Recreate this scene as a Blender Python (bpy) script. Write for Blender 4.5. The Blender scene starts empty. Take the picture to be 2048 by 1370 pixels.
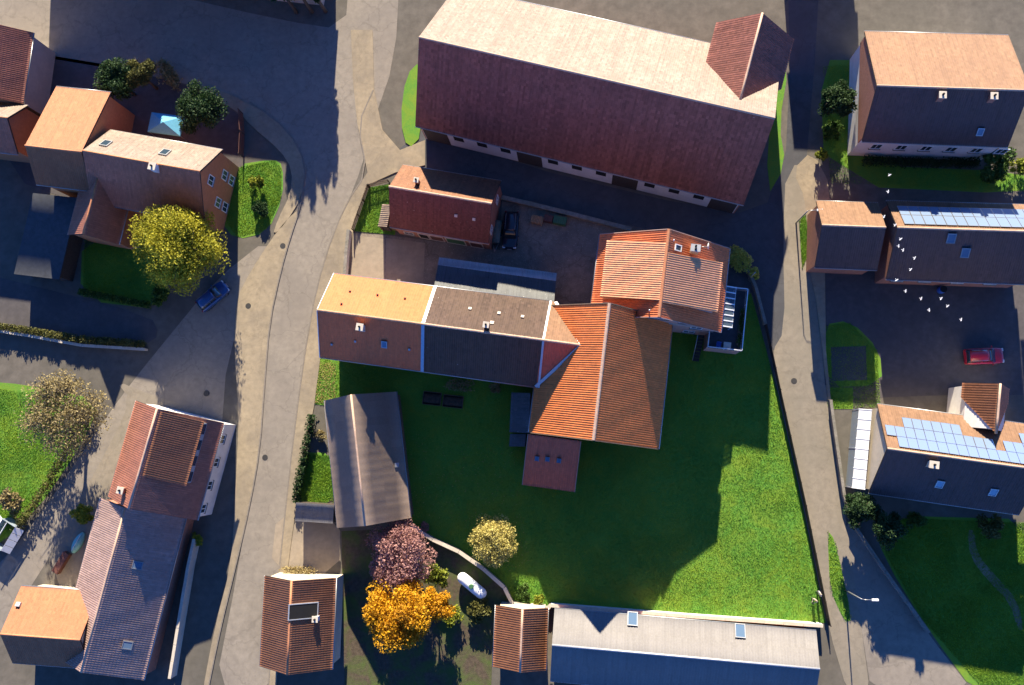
import bpy, bmesh, math, random
import numpy as np
from mathutils import Vector, Quaternion, Matrix

random.seed(7); rng = np.random.default_rng(7)
scn = bpy.context.scene
COL = scn.collection
R = math.radians

# ------------------------------------------------------------------ camera
F = 1724.0; CH = 100.0
cd = bpy.data.cameras.new('Camera'); cd.sensor_width = 36.0; cd.lens = 36.0 * F / 2048.0
cd.clip_start = 1.0; cd.clip_end = 2000.0
cam = bpy.data.objects.new('Camera', cd); COL.objects.link(cam)
_n = Vector(((1160 - 1024) / F, -(890 - 685) / F, -1.0)).normalized()
Q = _n.rotation_difference(Vector((0, 0, -1)))
cam.rotation_mode = 'QUATERNION'; cam.rotation_quaternion = Q
cam.location = (0, 0, CH)
scn.camera = cam

# ------------------------------------------------------------------ sky, sun, exposure
SUN_EL, SUN_AZ = 21.4, 1.9
w = bpy.data.worlds.new('World'); scn.world = w; w.use_nodes = True
nt = w.node_tree; nt.nodes.clear()
sky = nt.nodes.new('ShaderNodeTexSky'); sky.sky_type = 'NISHITA'; sky.sun_disc = False
sky.sun_elevation = R(SUN_EL); sky.sun_rotation = R(-SUN_AZ)
sky.altitude = 9000.0; sky.air_density = 1.0; sky.dust_density = 0.0; sky.ozone_density = 10.0
bg = nt.nodes.new('ShaderNodeBackground'); bg.inputs['Strength'].default_value = 0.15
wo = nt.nodes.new('ShaderNodeOutputWorld')
nt.links.new(sky.outputs[0], bg.inputs['Color']); nt.links.new(bg.outputs[0], wo.inputs['Surface'])
sl = bpy.data.lights.new('Sun', 'SUN'); sl.energy = 5.0; sl.angle = R(0.5); sl.color = (1.0, 0.88, 0.68)
so = bpy.data.objects.new('Sun', sl); COL.objects.link(so)
sd = Vector((math.sin(R(SUN_AZ)) * math.cos(R(SUN_EL)), -math.cos(R(SUN_AZ)) * math.cos(R(SUN_EL)), -math.sin(R(SUN_EL))))
so.rotation_mode = 'QUATERNION'; so.rotation_quaternion = sd.to_track_quat('-Z', 'Y'); so.location = (0, 60, 60)
scn.view_settings.view_transform = 'Standard'; scn.view_settings.look = 'None'
scn.view_settings.exposure = 1.6; scn.view_settings.gamma = 1.0
scn.view_settings.use_curve_mapping = False
scn.render.engine = 'CYCLES'

# ------------------------------------------------------------------ survey helpers (photo point + height -> place)
def ray(u, v):
    return Q @ Vector(((u - 1024) / F, -(v - 685) / F, -1.0))
def W(u, v, z=0.0):
    d = ray(u, v); t = (z - CH) / d.z
    return Vector((d.x * t, d.y * t, z))
def on_plane(u, v, p, n):
    d = ray(u, v); c = Vector((0, 0, CH)); t = (p - c).dot(n) / d.dot(n)
    return c + d * t

# ------------------------------------------------------------------ materials
def _nodes(name):
    m = bpy.data.materials.new(name); m.use_nodes = True; t = m.node_tree; t.nodes.clear()
    o = t.nodes.new('ShaderNodeOutputMaterial'); b = t.nodes.new('ShaderNodeBsdfPrincipled')
    t.links.new(b.outputs[0], o.inputs['Surface'])
    return m, t, b
def _noise(t, scale, detail=4, rough=.6, vec=None, dist=0.0):
    n = t.nodes.new('ShaderNodeTexNoise'); n.inputs['Scale'].default_value = scale
    n.inputs['Detail'].default_value = detail; n.inputs['Roughness'].default_value = rough
    n.inputs['Distortion'].default_value = dist
    if vec: t.links.new(vec, n.inputs['Vector'])
    return n.outputs['Fac']
def _ramp(t, fac, p0, p1, c0=(0, 0, 0, 1), c1=(1, 1, 1, 1)):
    r = t.nodes.new('ShaderNodeValToRGB'); r.color_ramp.elements[0].position = p0; r.color_ramp.elements[1].position = p1
    r.color_ramp.elements[0].color = c0; r.color_ramp.elements[1].color = c1
    t.links.new(fac, r.inputs['Fac']); return r.outputs['Color']
def _mix(t, fac, a, b, mode='MIX'):
    m = t.nodes.new('ShaderNodeMix'); m.data_type = 'RGBA'; m.blend_type = mode
    for sock, val in ((m.inputs[0], fac), (m.inputs[6], a), (m.inputs[7], b)):
        if hasattr(val, 'is_output'): t.links.new(val, sock)
        elif isinstance(val, (int, float)): sock.default_value = val
        else: sock.default_value = (*val[:3], 1)
    return m.outputs[2]
def sc(c, k): return tuple(min(1, x * k) for x in c[:3])
def mat(name, base, rough=.8, var=.25, scale=2.0, second=None, samt=.5, sscale=.25, bump=.3, bscale=25, spec=.3, metal=0, bdist=.02, speck=None, crack=0):
    m, t, b = _nodes(name)
    g = t.nodes.new('ShaderNodeNewGeometry').outputs['Position']
    f = _ramp(t, _noise(t, scale, 6, .65, g), .3, .7)
    c = _mix(t, f, sc(base, 1 - var), sc(base, 1 + var))
    if second:
        f2 = _ramp(t, _noise(t, sscale, 5, .6, g, .6), .5 - .1, .5 + .15)
        k = t.nodes.new('ShaderNodeMath'); k.operation = 'MULTIPLY'; k.inputs[1].default_value = samt; t.links.new(f2, k.inputs[0])
        c = _mix(t, k.outputs[0], c, second)
    if speck:
        f3 = _ramp(t, _noise(t, speck[1], 2, .5, g), speck[2], speck[2] + .04)
        c = _mix(t, f3, c, speck[0])
    if crack:
        vo = t.nodes.new('ShaderNodeTexVoronoi'); vo.feature = 'DISTANCE_TO_EDGE'; vo.inputs['Scale'].default_value = .22
        wn = t.nodes.new('ShaderNodeTexNoise'); wn.inputs['Scale'].default_value = .9; wn.inputs['Detail'].default_value = 5; t.links.new(g, wn.inputs['Vector'])
        va = t.nodes.new('ShaderNodeVectorMath'); va.operation = 'MULTIPLY_ADD'; t.links.new(wn.outputs['Color'], va.inputs[0]); va.inputs[1].default_value = (2.2, 2.2, 0); t.links.new(g, va.inputs[2]); t.links.new(va.outputs[0], vo.inputs['Vector'])
        ck = _ramp(t, vo.outputs['Distance'], .004, .018, (crack, crack, crack, 1), (0, 0, 0, 1)); c = _mix(t, ck, c, sc(base, .45))
        st = _ramp(t, _noise(t, .55, 7, .72, g, 1.2), .56, .72, (0, 0, 0, 1), (.6, .6, .6, 1)); c = _mix(t, st, c, sc(base, .62))
    t.links.new(c, b.inputs['Base Color']); b.inputs['Roughness'].default_value = rough
    b.inputs['Specular IOR Level'].default_value = spec; b.inputs['Metallic'].default_value = metal
    if bump:
        bp = t.nodes.new('ShaderNodeBump'); bp.inputs['Strength'].default_value = bump; bp.inputs['Distance'].default_value = bdist
        t.links.new(_noise(t, bscale, 5, .7, g), bp.inputs['Height']); t.links.new(bp.outputs[0], b.inputs['Normal'])
    return m
def tile_mat(name, base, var=.3, weather=None, wamt=.4, rough=.75, lichen=0.0, spec=.3):
    m, t, b = _nodes(name)
    g = t.nodes.new('ShaderNodeNewGeometry').outputs['Position']
    a = t.nodes.new('ShaderNodeAttribute'); a.attribute_name = 'tint'
    c = _mix(t, a.outputs['Fac'], sc(base, 1 - var), sc(base, 1 + var))
    c = _mix(t, _ramp(t, _noise(t, 1.6, 5, .7, g, .8), .55, .75, (0, 0, 0, 1), (.45, .45, .45, 1)), c, sc(base, .55))
    f = _ramp(t, _noise(t, .45, 6, .65, g, .5), .38, .68)
    k = t.nodes.new('ShaderNodeMath'); k.operation = 'MULTIPLY'; k.inputs[1].default_value = wamt; t.links.new(f, k.inputs[0])
    c = _mix(t, k.outputs[0], c, weather or sc(base, .5))
    f = _ramp(t, _noise(t, 6, 4, .7, g), .35, .75)
    c = _mix(t, f, sc((1, 1, 1), .8), (1, 1, 1)) if False else _mix(t, .22, c, _mix(t, f, sc(base, .5), sc(base, 1.3)))
    if lichen:
        f3 = _ramp(t, _noise(t, 3.2, 3, .6, g), 1 - lichen, 1 - lichen + .03)
        c = _mix(t, f3, c, (.42, .42, .38))
    t.links.new(c, b.inputs['Base Color']); b.inputs['Roughness'].default_value = rough
    b.inputs['Specular IOR Level'].default_value = spec
    bp = t.nodes.new('ShaderNodeBump'); bp.inputs['Strength'].default_value = .3; bp.inputs['Distance'].default_value = .01
    t.links.new(_noise(t, 40, 3, .6, g), bp.inputs['Height']); t.links.new(bp.outputs[0], b.inputs['Normal'])
    return m
def leaf_mat(name, c0, c1, trans=.25):
    m, t, b = _nodes(name)
    a = t.nodes.new('ShaderNodeAttribute'); a.attribute_name = 'tint'
    t.links.new(_mix(t, a.outputs['Fac'], c0, c1), b.inputs['Base Color'])
    b.inputs['Roughness'].default_value = .65; b.inputs['Specular IOR Level'].default_value = .2
    tr = t.nodes.new('ShaderNodeBsdfTranslucent'); t.links.new(b.inputs['Base Color'].links[0].from_socket, tr.inputs['Color'])
    mx = t.nodes.new('ShaderNodeMixShader'); mx.inputs[0].default_value = trans; o = [n for n in t.nodes if n.type == 'OUTPUT_MATERIAL'][0]
    t.links.new(b.outputs[0], mx.inputs[1]); t.links.new(tr.outputs[0], mx.inputs[2]); t.links.new(mx.outputs[0], o.inputs['Surface'])
    return m
def glass_mat(name, tint=(.03, .05, .07), rough=.08):
    m, t, b = _nodes(name)
    b.inputs['Base Color'].default_value = (*tint, 1); b.inputs['Roughness'].default_value = rough
    b.inputs['Specular IOR Level'].default_value = .6
    return m
def paint(name, c, rough=.35, coat=.0, metal=0.0):
    m, t, b = _nodes(name)
    g = t.nodes.new('ShaderNodeNewGeometry').outputs['Position']
    t.links.new(_mix(t, _ramp(t, _noise(t, 4, 5, .6, g), .3, .7), sc(c, .88), sc(c, 1.08)), b.inputs['Base Color'])
    b.inputs['Roughness'].default_value = rough
    b.inputs['Coat Weight'].default_value = coat; b.inputs['Metallic'].default_value = metal
    return m
def clear_mat(name, tint, alpha):
    m, t, b = _nodes(name)
    b.inputs['Base Color'].default_value = (*tint, 1); b.inputs['Roughness'].default_value = .1; b.inputs['Alpha'].default_value = alpha
    return m

M = {}
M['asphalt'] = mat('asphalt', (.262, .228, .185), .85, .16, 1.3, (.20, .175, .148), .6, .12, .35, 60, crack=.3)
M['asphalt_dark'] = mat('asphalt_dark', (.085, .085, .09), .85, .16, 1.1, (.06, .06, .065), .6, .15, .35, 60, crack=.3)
M['patch'] = mat('asphalt_patch', (.125, .12, .122), .85, .16, 2, (.10, .098, .1), .5, .4, .35, 60)
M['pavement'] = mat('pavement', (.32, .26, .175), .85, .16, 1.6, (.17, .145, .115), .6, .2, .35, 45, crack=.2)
M['lane'] = mat('lane_surface', (.26, .222, .17), .88, .16, 1.4, (.20, .18, .14), .6, .14, .35, 45, crack=.2)
M['ground'] = mat('ground', (.13, .115, .095), .9, .25, .8, (.09, .085, .07), .6, .1, .5, 20)
M['yard'] = mat('yard_concrete', (.25, .205, .16), .9, .24, 1.2, (.14, .13, .11), .75, .28, .6, 18, bdist=.03, speck=((.36, .32, .27), 9, .64), crack=.5)
M['slab'] = mat('yard_slab', (.31, .255, .19), .88, .14, 1.6, (.21, .18, .14), .5, .3, .3, 30)
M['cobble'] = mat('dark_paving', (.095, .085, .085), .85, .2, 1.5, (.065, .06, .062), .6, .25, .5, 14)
def grass_mat(name, c0, c1, c2):
    m, t, b = _nodes(name)
    g = t.nodes.new('ShaderNodeNewGeometry').outputs['Position']
    c = _mix(t, _ramp(t, _noise(t, 5.5, 6, .75, g), .32, .68), c0, c1)
    k = t.nodes.new('ShaderNodeMath'); k.operation = 'MULTIPLY'; k.inputs[1].default_value = .65
    t.links.new(_ramp(t, _noise(t, .35, 6, .7, g, .8), .42, .66), k.inputs[0])
    c = _mix(t, k.outputs[0], c, c2)
    dry = _ramp(t, _noise(t, 1.1, 6, .7, g, .5), .62, .78, (0, 0, 0, 1), (.6, .6, .6, 1)); c = _mix(t, dry, c, (.24, .20, .06))
    t.links.new(c, b.inputs['Base Color']); b.inputs['Roughness'].default_value = .8; b.inputs['Specular IOR Level'].default_value = .15
    bp = t.nodes.new('ShaderNodeBump'); bp.inputs['Strength'].default_value = .7; bp.inputs['Distance'].default_value = .05
    t.links.new(_noise(t, 9, 6, .8, g), bp.inputs['Height']); t.links.new(bp.outputs[0], b.inputs['Normal'])
    return m
M['grass'] = grass_mat('grass', (.075, .23, .038), (.14, .29, .03), (.21, .27, .025))
M['garden'] = mat('garden_soil', (.085, .065, .045), .95, .35, 2.5, (.07, .12, .02), .8, .45, .7, 12, bdist=.05)
M['blade'] = leaf_mat('grass_blade', (.10, .27, .038), (.26, .39, .03))
M['soil'] = mat('soil', (.07, .05, .035), .95, .4, 3, None, 0, 1, .8, 12, bdist=.06)
M['barn_tile'] = tile_mat('barn_tile', (.82, .245, .068), .2, (.68, .19, .058), .55)
M['house_tile'] = tile_mat('house_tile', (.76, .225, .085), .18, (.64, .19, .08), .5)
M['ochre_tile'] = tile_mat('ochre_tile', (.62, .155, .06), .16, (.54, .14, .06), .6)
M['old_tile'] = tile_mat('old_tile', (.072, .046, .036), .38, (.10, .066, .046), .6, lichen=.27)
M['small_tile'] = tile_mat('small_tile', (.125, .048, .05), .36, (.10, .042, .046), .5, lichen=.29)  # slope turned from the sun, shade put into its colour
M['small_sun'] = tile_mat('small_sun_tile', (.22, .105, .058), .34, (.16, .08, .05), .5, lichen=.27)  # sun-facing slope of the same roof, lit tone put into its colour
M['red_tile'] = tile_mat('red_tile', (.56, .14, .075), .2, (.42, .105, .065), .5)
M['bigbarn_tile'] = tile_mat('bigbarn_tile', (.26, .10, .075), .42, (.17, .07, .055), .6, lichen=.26)
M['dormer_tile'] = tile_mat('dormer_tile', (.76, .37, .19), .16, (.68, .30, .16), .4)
M['sunlit_tile'] = tile_mat('sunlit_tile', (.26, .205, .165), .3, (.19, .14, .11), .6, lichen=.24)  # sun-facing slopes only, sunlight put into a paler tile colour
M['orange_tile'] = tile_mat('orange_tile', (.30, .125, .062), .2, (.24, .095, .05), .5)
M['brown_tile'] = tile_mat('brown_tile', (.42, .285, .24), .22, (.31, .20, .17), .6, lichen=.25)
M['plum_tile'] = tile_mat('plum_tile', (.44, .175, .11), .22, (.19, .09, .07), .5)
M['shaded_tile'] = tile_mat('shaded_roof_tile', (.085, .06, .062), .25, (.11, .075, .065), .5, lichen=.22)  # far slopes of the tan roofs, shade put into a darker colour
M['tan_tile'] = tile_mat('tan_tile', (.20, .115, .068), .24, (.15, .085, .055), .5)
M['fibre'] = tile_mat('fibre_cement', (.10, .105, .11), .25, (.16, .16, .15), .5, lichen=.30)
M['corr_brown'] = tile_mat('corrugated_sheet', (.15, .135, .125), .22, (.20, .165, .13), .5)
M['translucent'] = tile_mat('pale_corrugated', (.42, .45, .46), .18, (.33, .36, .37), .5)
M['shed_roof'] = tile_mat('shed_roof', (.27, .20, .15), .12, (.20, .15, .12), .5)
M['grey_sheet'] = tile_mat('grey_sheet', (.19, .18, .175), .12, (.15, .14, .14), .5)
M['mortar'] = mat('ridge_mortar', (.52, .36, .26), .85, .2, 5, (.36, .24, .17), .5, 1.5)
M['ridge_orange'] = mat('ridge_orange', (.50, .21, .10), .75, .2, 6)
M['flash'] = mat('zinc_flashing', (.42, .43, .44), .5, .12, 3, None, 0, 1, .1, 30, .5, .3)
M['shade_flash'] = mat('shaded_flashing', (.30, .42, .52), .5, .12, 3)  # flashing on the shaded slope, blue of the shade put into its colour
M['brick'] = mat('brick_wall', (.34, .155, .105), .88, .25, 5, (.25, .12, .085), .5, .8, .5, 14)
M['plaster'] = mat('plaster_pink', (.46, .30, .24), .9, .1, 2, (.36, .24, .19), .5, .5)
M['white'] = mat('white_render', (.66, .64, .61), .9, .07, 2, (.5, .48, .45), .4, .5)
M['cream'] = mat('cream_render', (.56, .48, .37), .9, .08, 2, (.42, .36, .28), .4, .5)
M['orange_wall'] = mat('orange_wall', (.42, .17, .075), .88, .15, 3, (.34, .14, .07), .5, .6)
M['stone'] = mat('stone', (.25, .225, .19), .9, .25, 4, (.12, .12, .08), .5, .8, .7, 10, bdist=.04)
M['coping'] = mat('coping', (.60, .53, .43), .85, .12, 3, (.4, .36, .3), .4, .8)
M['wood'] = mat('weathered_wood', (.16, .11, .075), .85, .3, 6)
M['darkwood'] = mat('dark_wood', (.055, .042, .035), .85, .3, 5)
M['log'] = mat('log_end', (.40, .24, .13), .8, .35, 12)
M['glass'] = glass_mat('window_glass')
M['skyglass'] = glass_mat('roof_window_glass', (.10, .16, .24), .12)
M['frame'] = paint('white_frame', (.75, .75, .73), .4)
M['metal'] = paint('grey_metal', (.32, .33, .34), .4, 0, .6)
M['rail'] = paint('white_rail', (.80, .81, .82), .35)
M['bitumen'] = mat('bitumen', (.05, .055, .065), .8, .25, 2, (.075, .08, .085), .5, .4)
M['deck'] = mat('terrace_floor', (.07, .068, .075), .7, .2, 3)
M['green_door'] = paint('green_door', (.05, .14, .06), .6)
M['brown_door'] = paint('brown_door', (.13, .05, .035), .6)
M['dark'] = mat('dark_opening', (.012, .012, .012), .9, .1)
M['tyre'] = mat('tyre', (.02, .02, .02), .9, .1)
M['rim'] = paint('rim', (.5, .5, .52), .3, 0, .9)
M['lamp'] = paint('headlamp', (.75, .78, .8), .15)
M['solar'] = glass_mat('solar_glass', (.15, .21, .31), .3)  # reflected sky put into the base colour
M['bark'] = mat('bark', (.11, .085, .06), .9, .3, 6)
M['skin'] = paint('skin', (.48, .30, .22), .6)
M['manhole'] = mat('cast_iron', (.06, .058, .055), .6, .2, 8, None, 0, 1, .5, 30, .4, .4)

# ------------------------------------------------------------------ object helpers
def link(name, me, m=None, parent=None, kind=None, label=None, cat=None, group=None):
    o = bpy.data.objects.new(name, me); COL.objects.link(o)
    if m is not None and me is not None:
        if not me.materials: me.materials.append(M[m] if isinstance(m, str) else m)
    if parent: o.parent = parent
    for k, v in (('kind', kind), ('label', label), ('category', cat), ('group', group)):
        if v: o[k] = v
    return o
def thing(name, loc, label, cat, group=None, rz=0.0):
    o = link(name, None, None, None, None, label, cat, group)
    o.location = loc; o.rotation_euler = (0, 0, rz); o.empty_display_size = .5
    return o
def base_of(o):
    p = Vector((0, 0, 0))
    while o: p += o.location; o = o.parent
    return p
def pmesh(name, verts, faces, m, parent=None, smooth=False, **kw):
    """mesh from world-space vertices; stored relative to its (unrotated) parent"""
    off = base_of(parent) if parent else Vector((0, 0, 0))
    me = bpy.data.meshes.new(name)
    me.from_pydata([tuple(Vector(v) - off) for v in verts], [], faces)
    bm = bmesh.new(); bm.from_mesh(me); bmesh.ops.recalc_face_normals(bm, faces=bm.faces); bm.to_mesh(me); bm.free()
    if smooth:
        for p in me.polygons: p.use_smooth = True
    me.update()
    return link(name, me, m, parent, **kw)
def np_mesh(name, V, Fc, m, parent=None, tint=None, **kw):
    off = np.array(base_of(parent)) if parent else np.zeros(3)
    V = np.asarray(V, dtype=np.float32) - off.astype(np.float32); Fc = np.asarray(Fc, dtype=np.int32)
    me = bpy.data.meshes.new(name); k = Fc.shape[1]
    me.vertices.add(len(V)); me.vertices.foreach_set('co', V.ravel())
    me.loops.add(Fc.size); me.loops.foreach_set('vertex_index', Fc.ravel())
    me.polygons.add(len(Fc)); me.polygons.foreach_set('loop_start', np.arange(len(Fc), dtype=np.int32) * k)
    me.polygons.foreach_set('loop_total', np.full(len(Fc), k, dtype=np.int32))
    me.update(calc_edges=True)
    if tint is not None:
        a = me.attributes.new('tint', 'FLOAT', 'FACE'); a.data.foreach_set('value', np.asarray(tint, dtype=np.float32))
    return link(name, me, m, parent, **kw)
BOXF = [(0, 1, 2, 3), (7, 6, 5, 4), (0, 4, 5, 1), (1, 5, 6, 2), (2, 6, 7, 3), (3, 7, 4, 0)]
def boxv(c, ax, ay, az):
    c = Vector(c); r = []
    for sz in (-1, 1):
        for sx, sy in ((-1, -1), (1, -1), (1, 1), (-1, 1)): r.append(c + ax * sx + ay * sy + az * sz)
    return r
def box(name, c, size, m, parent=None, U=Vector((1, 0, 0)), N=Vector((0, 0, 1)), **kw):
    U = U.normalized(); N = N.normalized(); V = N.cross(U).normalized()
    return pmesh(name, boxv(c, U * size[0] / 2, V * size[1] / 2, N * size[2] / 2), BOXF, m, parent, **kw)
def multibox(name, boxes, m, parent=None, **kw):
    vs, fs = [], []
    for c, size, U, N in boxes:
        U = U.normalized(); N = N.normalized(); V = N.cross(U).normalized(); k = len(vs)
        vs += boxv(c, U * size[0] / 2, V * size[1] / 2, N * size[2] / 2); fs += [tuple(i + k for i in f) for f in BOXF]
    return pmesh(name, vs, fs, m, parent, **kw)
def tubes(name, paths, m, parent=None, seg=8, **kw):
    vs, fs = [], []
    for pts, rad in paths:
        pts = [Vector(p) for p in pts]
        if not isinstance(rad, (list, tuple)): rad = [rad] * len(pts)
        k0 = len(vs)
        for i, p in enumerate(pts):
            d = (pts[min(i + 1, len(pts) - 1)] - pts[max(i - 1, 0)]).normalized()
            a = d.orthogonal().normalized(); b = d.cross(a)
            for j in range(seg):
                t = 2 * math.pi * j / seg; vs.append(p + (a * math.cos(t) + b * math.sin(t)) * rad[i])
        for i in range(len(pts) - 1):
            for j in range(seg):
                q = (j + 1) % seg; fs.append((k0 + i * seg + j, k0 + i * seg + q, k0 + (i + 1) * seg + q, k0 + (i + 1) * seg + j))
        fs.append(tuple(k0 + j for j in range(seg))[::-1]); fs.append(tuple(k0 + (len(pts) - 1) * seg + j for j in range(seg)))
    return pmesh(name, vs, fs, m, parent, smooth=True, **kw)
def prism(name, poly, z0, z1, m, parent=None, **kw):
    n = len(poly); vs = [Vector((p[0], p[1], z0)) for p in poly] + [Vector((p[0], p[1], z1)) for p in poly]
    fs = [tuple(range(n))[::-1], tuple(range(n, 2 * n))] + [(i, (i + 1) % n, (i + 1) % n + n, i + n) for i in range(n)]
    return pmesh(name, vs, fs, m, parent, **kw)
def chaikin(pts, it=2, closed=True):
    for _ in range(it):
        out = []; n = len(pts)
        if not closed: out.append(pts[0])
        for i in range(n if closed else n - 1):
            a, b = pts[i], pts[(i + 1) % n]
            out.append((a[0] * .75 + b[0] * .25, a[1] * .75 + b[1] * .25)); out.append((a[0] * .25 + b[0] * .75, a[1] * .25 + b[1] * .75))
        if not closed: out.append(pts[-1])
        pts = out
    return pts
def sheet(name, px, z, m, smooth=0, z0=None, kind='structure', **kw):
    """ground sheet traced from surveyed corner points; a thin slab whose sides go below the surface"""
    if smooth: px = chaikin(px, smooth)
    poly = [W(u, v, z) for u, v in px]
    vs = [(p.x, p.y, z) for p in poly]; n = len(vs)
    bm = bmesh.new(); top = [bm.verts.new(v) for v in vs]; low = [bm.verts.new((v[0], v[1], (z - .05) if z0 is None else z0)) for v in vs]
    f = bm.faces.new(top)
    for i in range(n): bm.faces.new((top[i], low[i], low[(i + 1) % n], top[(i + 1) % n]))
    bmesh.ops.triangulate(bm, faces=[f]); bmesh.ops.recalc_face_normals(bm, faces=bm.faces)
    me = bpy.data.meshes.new(name); bm.to_mesh(me); bm.free()
    # make sure top looks up
    if sum(p.normal.z * p.area for p in me.polygons) < 0: me.flip_normals()
    return link(name, me, m, None, kind, **kw)

# ------------------------------------------------------------------ roof tiles as relief geometry
def tiles(name, poly, down, m, parent, cw=.24, rh=.36, amp=.035, step=.022, k=6, lift=.012, flatness=1.0):
    """poly: convex planar polygon, down: downslope dir. Columns of interlocking tiles run downslope, rows overlap."""
    poly = [Vector(p) for p in poly]
    n = Vector((0, 0, 0))
    for i in range(len(poly)): n += poly[i].cross(poly[(i + 1) % len(poly)])
    n.normalize()
    if n.z < 0: n = -n
    d = (down - n * down.dot(n)).normalized(); a = d.cross(n).normalized()
    o = poly[0]
    st = [((p - o).dot(a), (p - o).dot(d)) for p in poly]
    s0 = min(x for x, _ in st); s1 = max(x for x, _ in st); t0 = min(y for _, y in st); t1 = max(y for _, y in st)
    nc = max(1, round((s1 - s0) / cw)); nr = max(1, round((t1 - t0) / rh))
    S = np.linspace(s0, s1, nc * k + 1); ph = (np.arange(nc * k + 1) % k) / k
    prof = amp * np.clip(np.sin(ph * 2 * np.pi), -.35, 1)
    T = np.empty(2 * nr); off = np.empty(2 * nr); e = np.linspace(t0, t1, nr + 1)
    T[0::2] = e[:-1]; T[1::2] = e[1:] + 0.0; off[0::2] = 0; off[1::2] = step
    SS, TT = np.meshgrid(S, T); H = prof[None, :] + off[:, None] + lift
    H = H + rng.normal(0, .0025, H.shape)
    ph0, ph1 = rng.random(2) * 6; ext = np.clip(np.minimum(np.minimum(SS - s0, s1 - SS), np.minimum(TT - t0, t1 - TT)) / 1.2, 0, 1)
    H = H + ext * (.028 * np.sin(SS * 1.1 + ph0) * np.cos(TT * .9 + ph1) + .018 * np.sin(SS * 2.3 + TT * 1.3 + ph1) - .02)* .6
    A, D, N_, O = (np.array(x) for x in (a, d, n, o))
    V = O + SS[..., None] * A + TT[..., None] * D + H[..., None] * N_
    nu = nc * k + 1; V = V.reshape(-1, 3)
    i = np.arange(2 * nr - 1)[:, None] * nu + np.arange(nu - 1)[None, :]
    Fc = np.stack([i, i + 1, i + nu + 1, i + nu], -1).reshape(-1, 4)
    colr = rng.random((1, nc + 1)); drift = np.cumsum(rng.normal(0, .09, (nr + 1, nc + 1)), 0)
    tint = np.clip(.62 * rng.random((nr + 1, nc + 1)) + .38 * np.clip(colr + drift, 0, 1), 0, 1); odd = rng.random(tint.shape); tint[odd < .012] = 1.6; tint[odd > .988] = -.6
    ri = (np.arange(2 * nr - 1) // 2)[:, None]; ci = (np.arange(nu - 1) // k)[None, :]
    tv = tint[ri, ci].reshape(-1)
    # orient up
    p0, p1, p2 = V[Fc[0][0]], V[Fc[0][1]], V[Fc[0][2]]
    if np.dot(np.cross(p1 - p0, p2 - p1), N_) < 0: Fc = Fc[:, ::-1]
    ob = np_mesh(name, V, Fc, m, parent, tint=tv, kind='stuff')
    # clip by polygon edges that are not aligned with the grid
    off3 = base_of(parent); cen = sum(poly, Vector()) / len(poly)
    cuts = []
    for q in range(len(poly)):
        p, r = poly[q], poly[(q + 1) % len(poly)]; ed = r - p
        if ed.length < 1e-4: continue
        ed.normalize()
        if abs(ed.dot(a)) > .9998 or abs(ed.dot(d)) > .9998: continue
        en = ed.cross(n).normalized()
        if (cen - p).dot(en) > 0: en = -en
        cuts.append((p - off3, en))
    if cuts:
        bm = bmesh.new(); bm.from_mesh(ob.data)
        for p, en in cuts:
            bmesh.ops.bisect_plane(bm, geom=bm.verts[:] + bm.edges[:] + bm.faces[:], plane_co=p, plane_no=en, clear_outer=True)
        bm.to_mesh(ob.data); bm.free()
    return ob
def slab(name, poly, thick, m, parent):
    poly = [Vector(p) for p in poly]; n = Vector((0, 0, 0))
    for i in range(len(poly)): n += poly[i].cross(poly[(i + 1) % len(poly)])
    n.normalize()
    if n.z < 0: n = -n
    k = len(poly); vs = [p - n * .075 for p in poly] + [p - n * (thick + .06) for p in poly]
    fs = [tuple(range(k)), tuple(range(k, 2 * k))[::-1]] + [(i, (i + 1) % k, (i + 1) % k + k, i + k) for i in range(k)]
    return pmesh(name, vs, fs, m, parent)
def roof(poly, down, tm, parent, name='roof_slope', edge='darkwood', thick=.14, **kw):
    r = slab(name, poly, thick, edge, parent)
    tiles('roof_tiles', poly, down, tm, r, **kw)
    return r
_rt = {}
def ridge_mesh(m, rad=.13, ln=.42):
    key = (m, rad, ln)
    if key not in _rt:
        vs, fs = [], []; s = 6
        for i, (x, r) in enumerate(((-.5 * ln, rad), (.5 * ln, rad * .84), (.5 * ln, rad * .74), (-.5 * ln, rad * .78))):
            for j in range(s + 1):
                t = math.pi * j / s; vs.append((x, r * math.cos(t) * 1.1, r * math.sin(t)))
        for i in range(4):
            q = (i + 1) % 4
            for j in range(s): fs.append((i * (s + 1) + j, i * (s + 1) + j + 1, q * (s + 1) + j + 1, q * (s + 1) + j))
        me = bpy.data.meshes.new('ridge_tile'); me.from_pydata(vs, [], fs)
        bm = bmesh.new(); bm.from_mesh(me); bmesh.ops.recalc_face_normals(bm, faces=bm.faces); bm.to_mesh(me); bm.free()
        me.materials.append(M[m]); _rt[key] = me
    return _rt[key]
def ridge_tiles(parent, a, b, m='ridge_orange', rad=.13, ln=.42, dz=.0):
    a, b = Vector(a), Vector(b); d = b - a; n = max(1, int(d.length / (ln * .92)))
    off = base_of(parent); me = ridge_mesh(m, rad, ln)
    q = d.to_track_quat('X', 'Z')
    for i in range(n):
        o = bpy.data.objects.new('ridge_tile', me); COL.objects.link(o); o.parent = parent
        o.location = a + d * ((i + .5) / n) - off + Vector((random.uniform(-.008, .008), random.uniform(-.008, .008), dz + random.uniform(-.006, .01)))
        o.rotation_mode = 'QUATERNION'; o.rotation_quaternion = q
def ridge_cap(parent, a, b, m, rad=.13):
    a, b = Vector(a), Vector(b)
    tubes('ridge_cap', [([a, a.lerp(b, .33), a.lerp(b, .66), b], rad)], m, parent)

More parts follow.
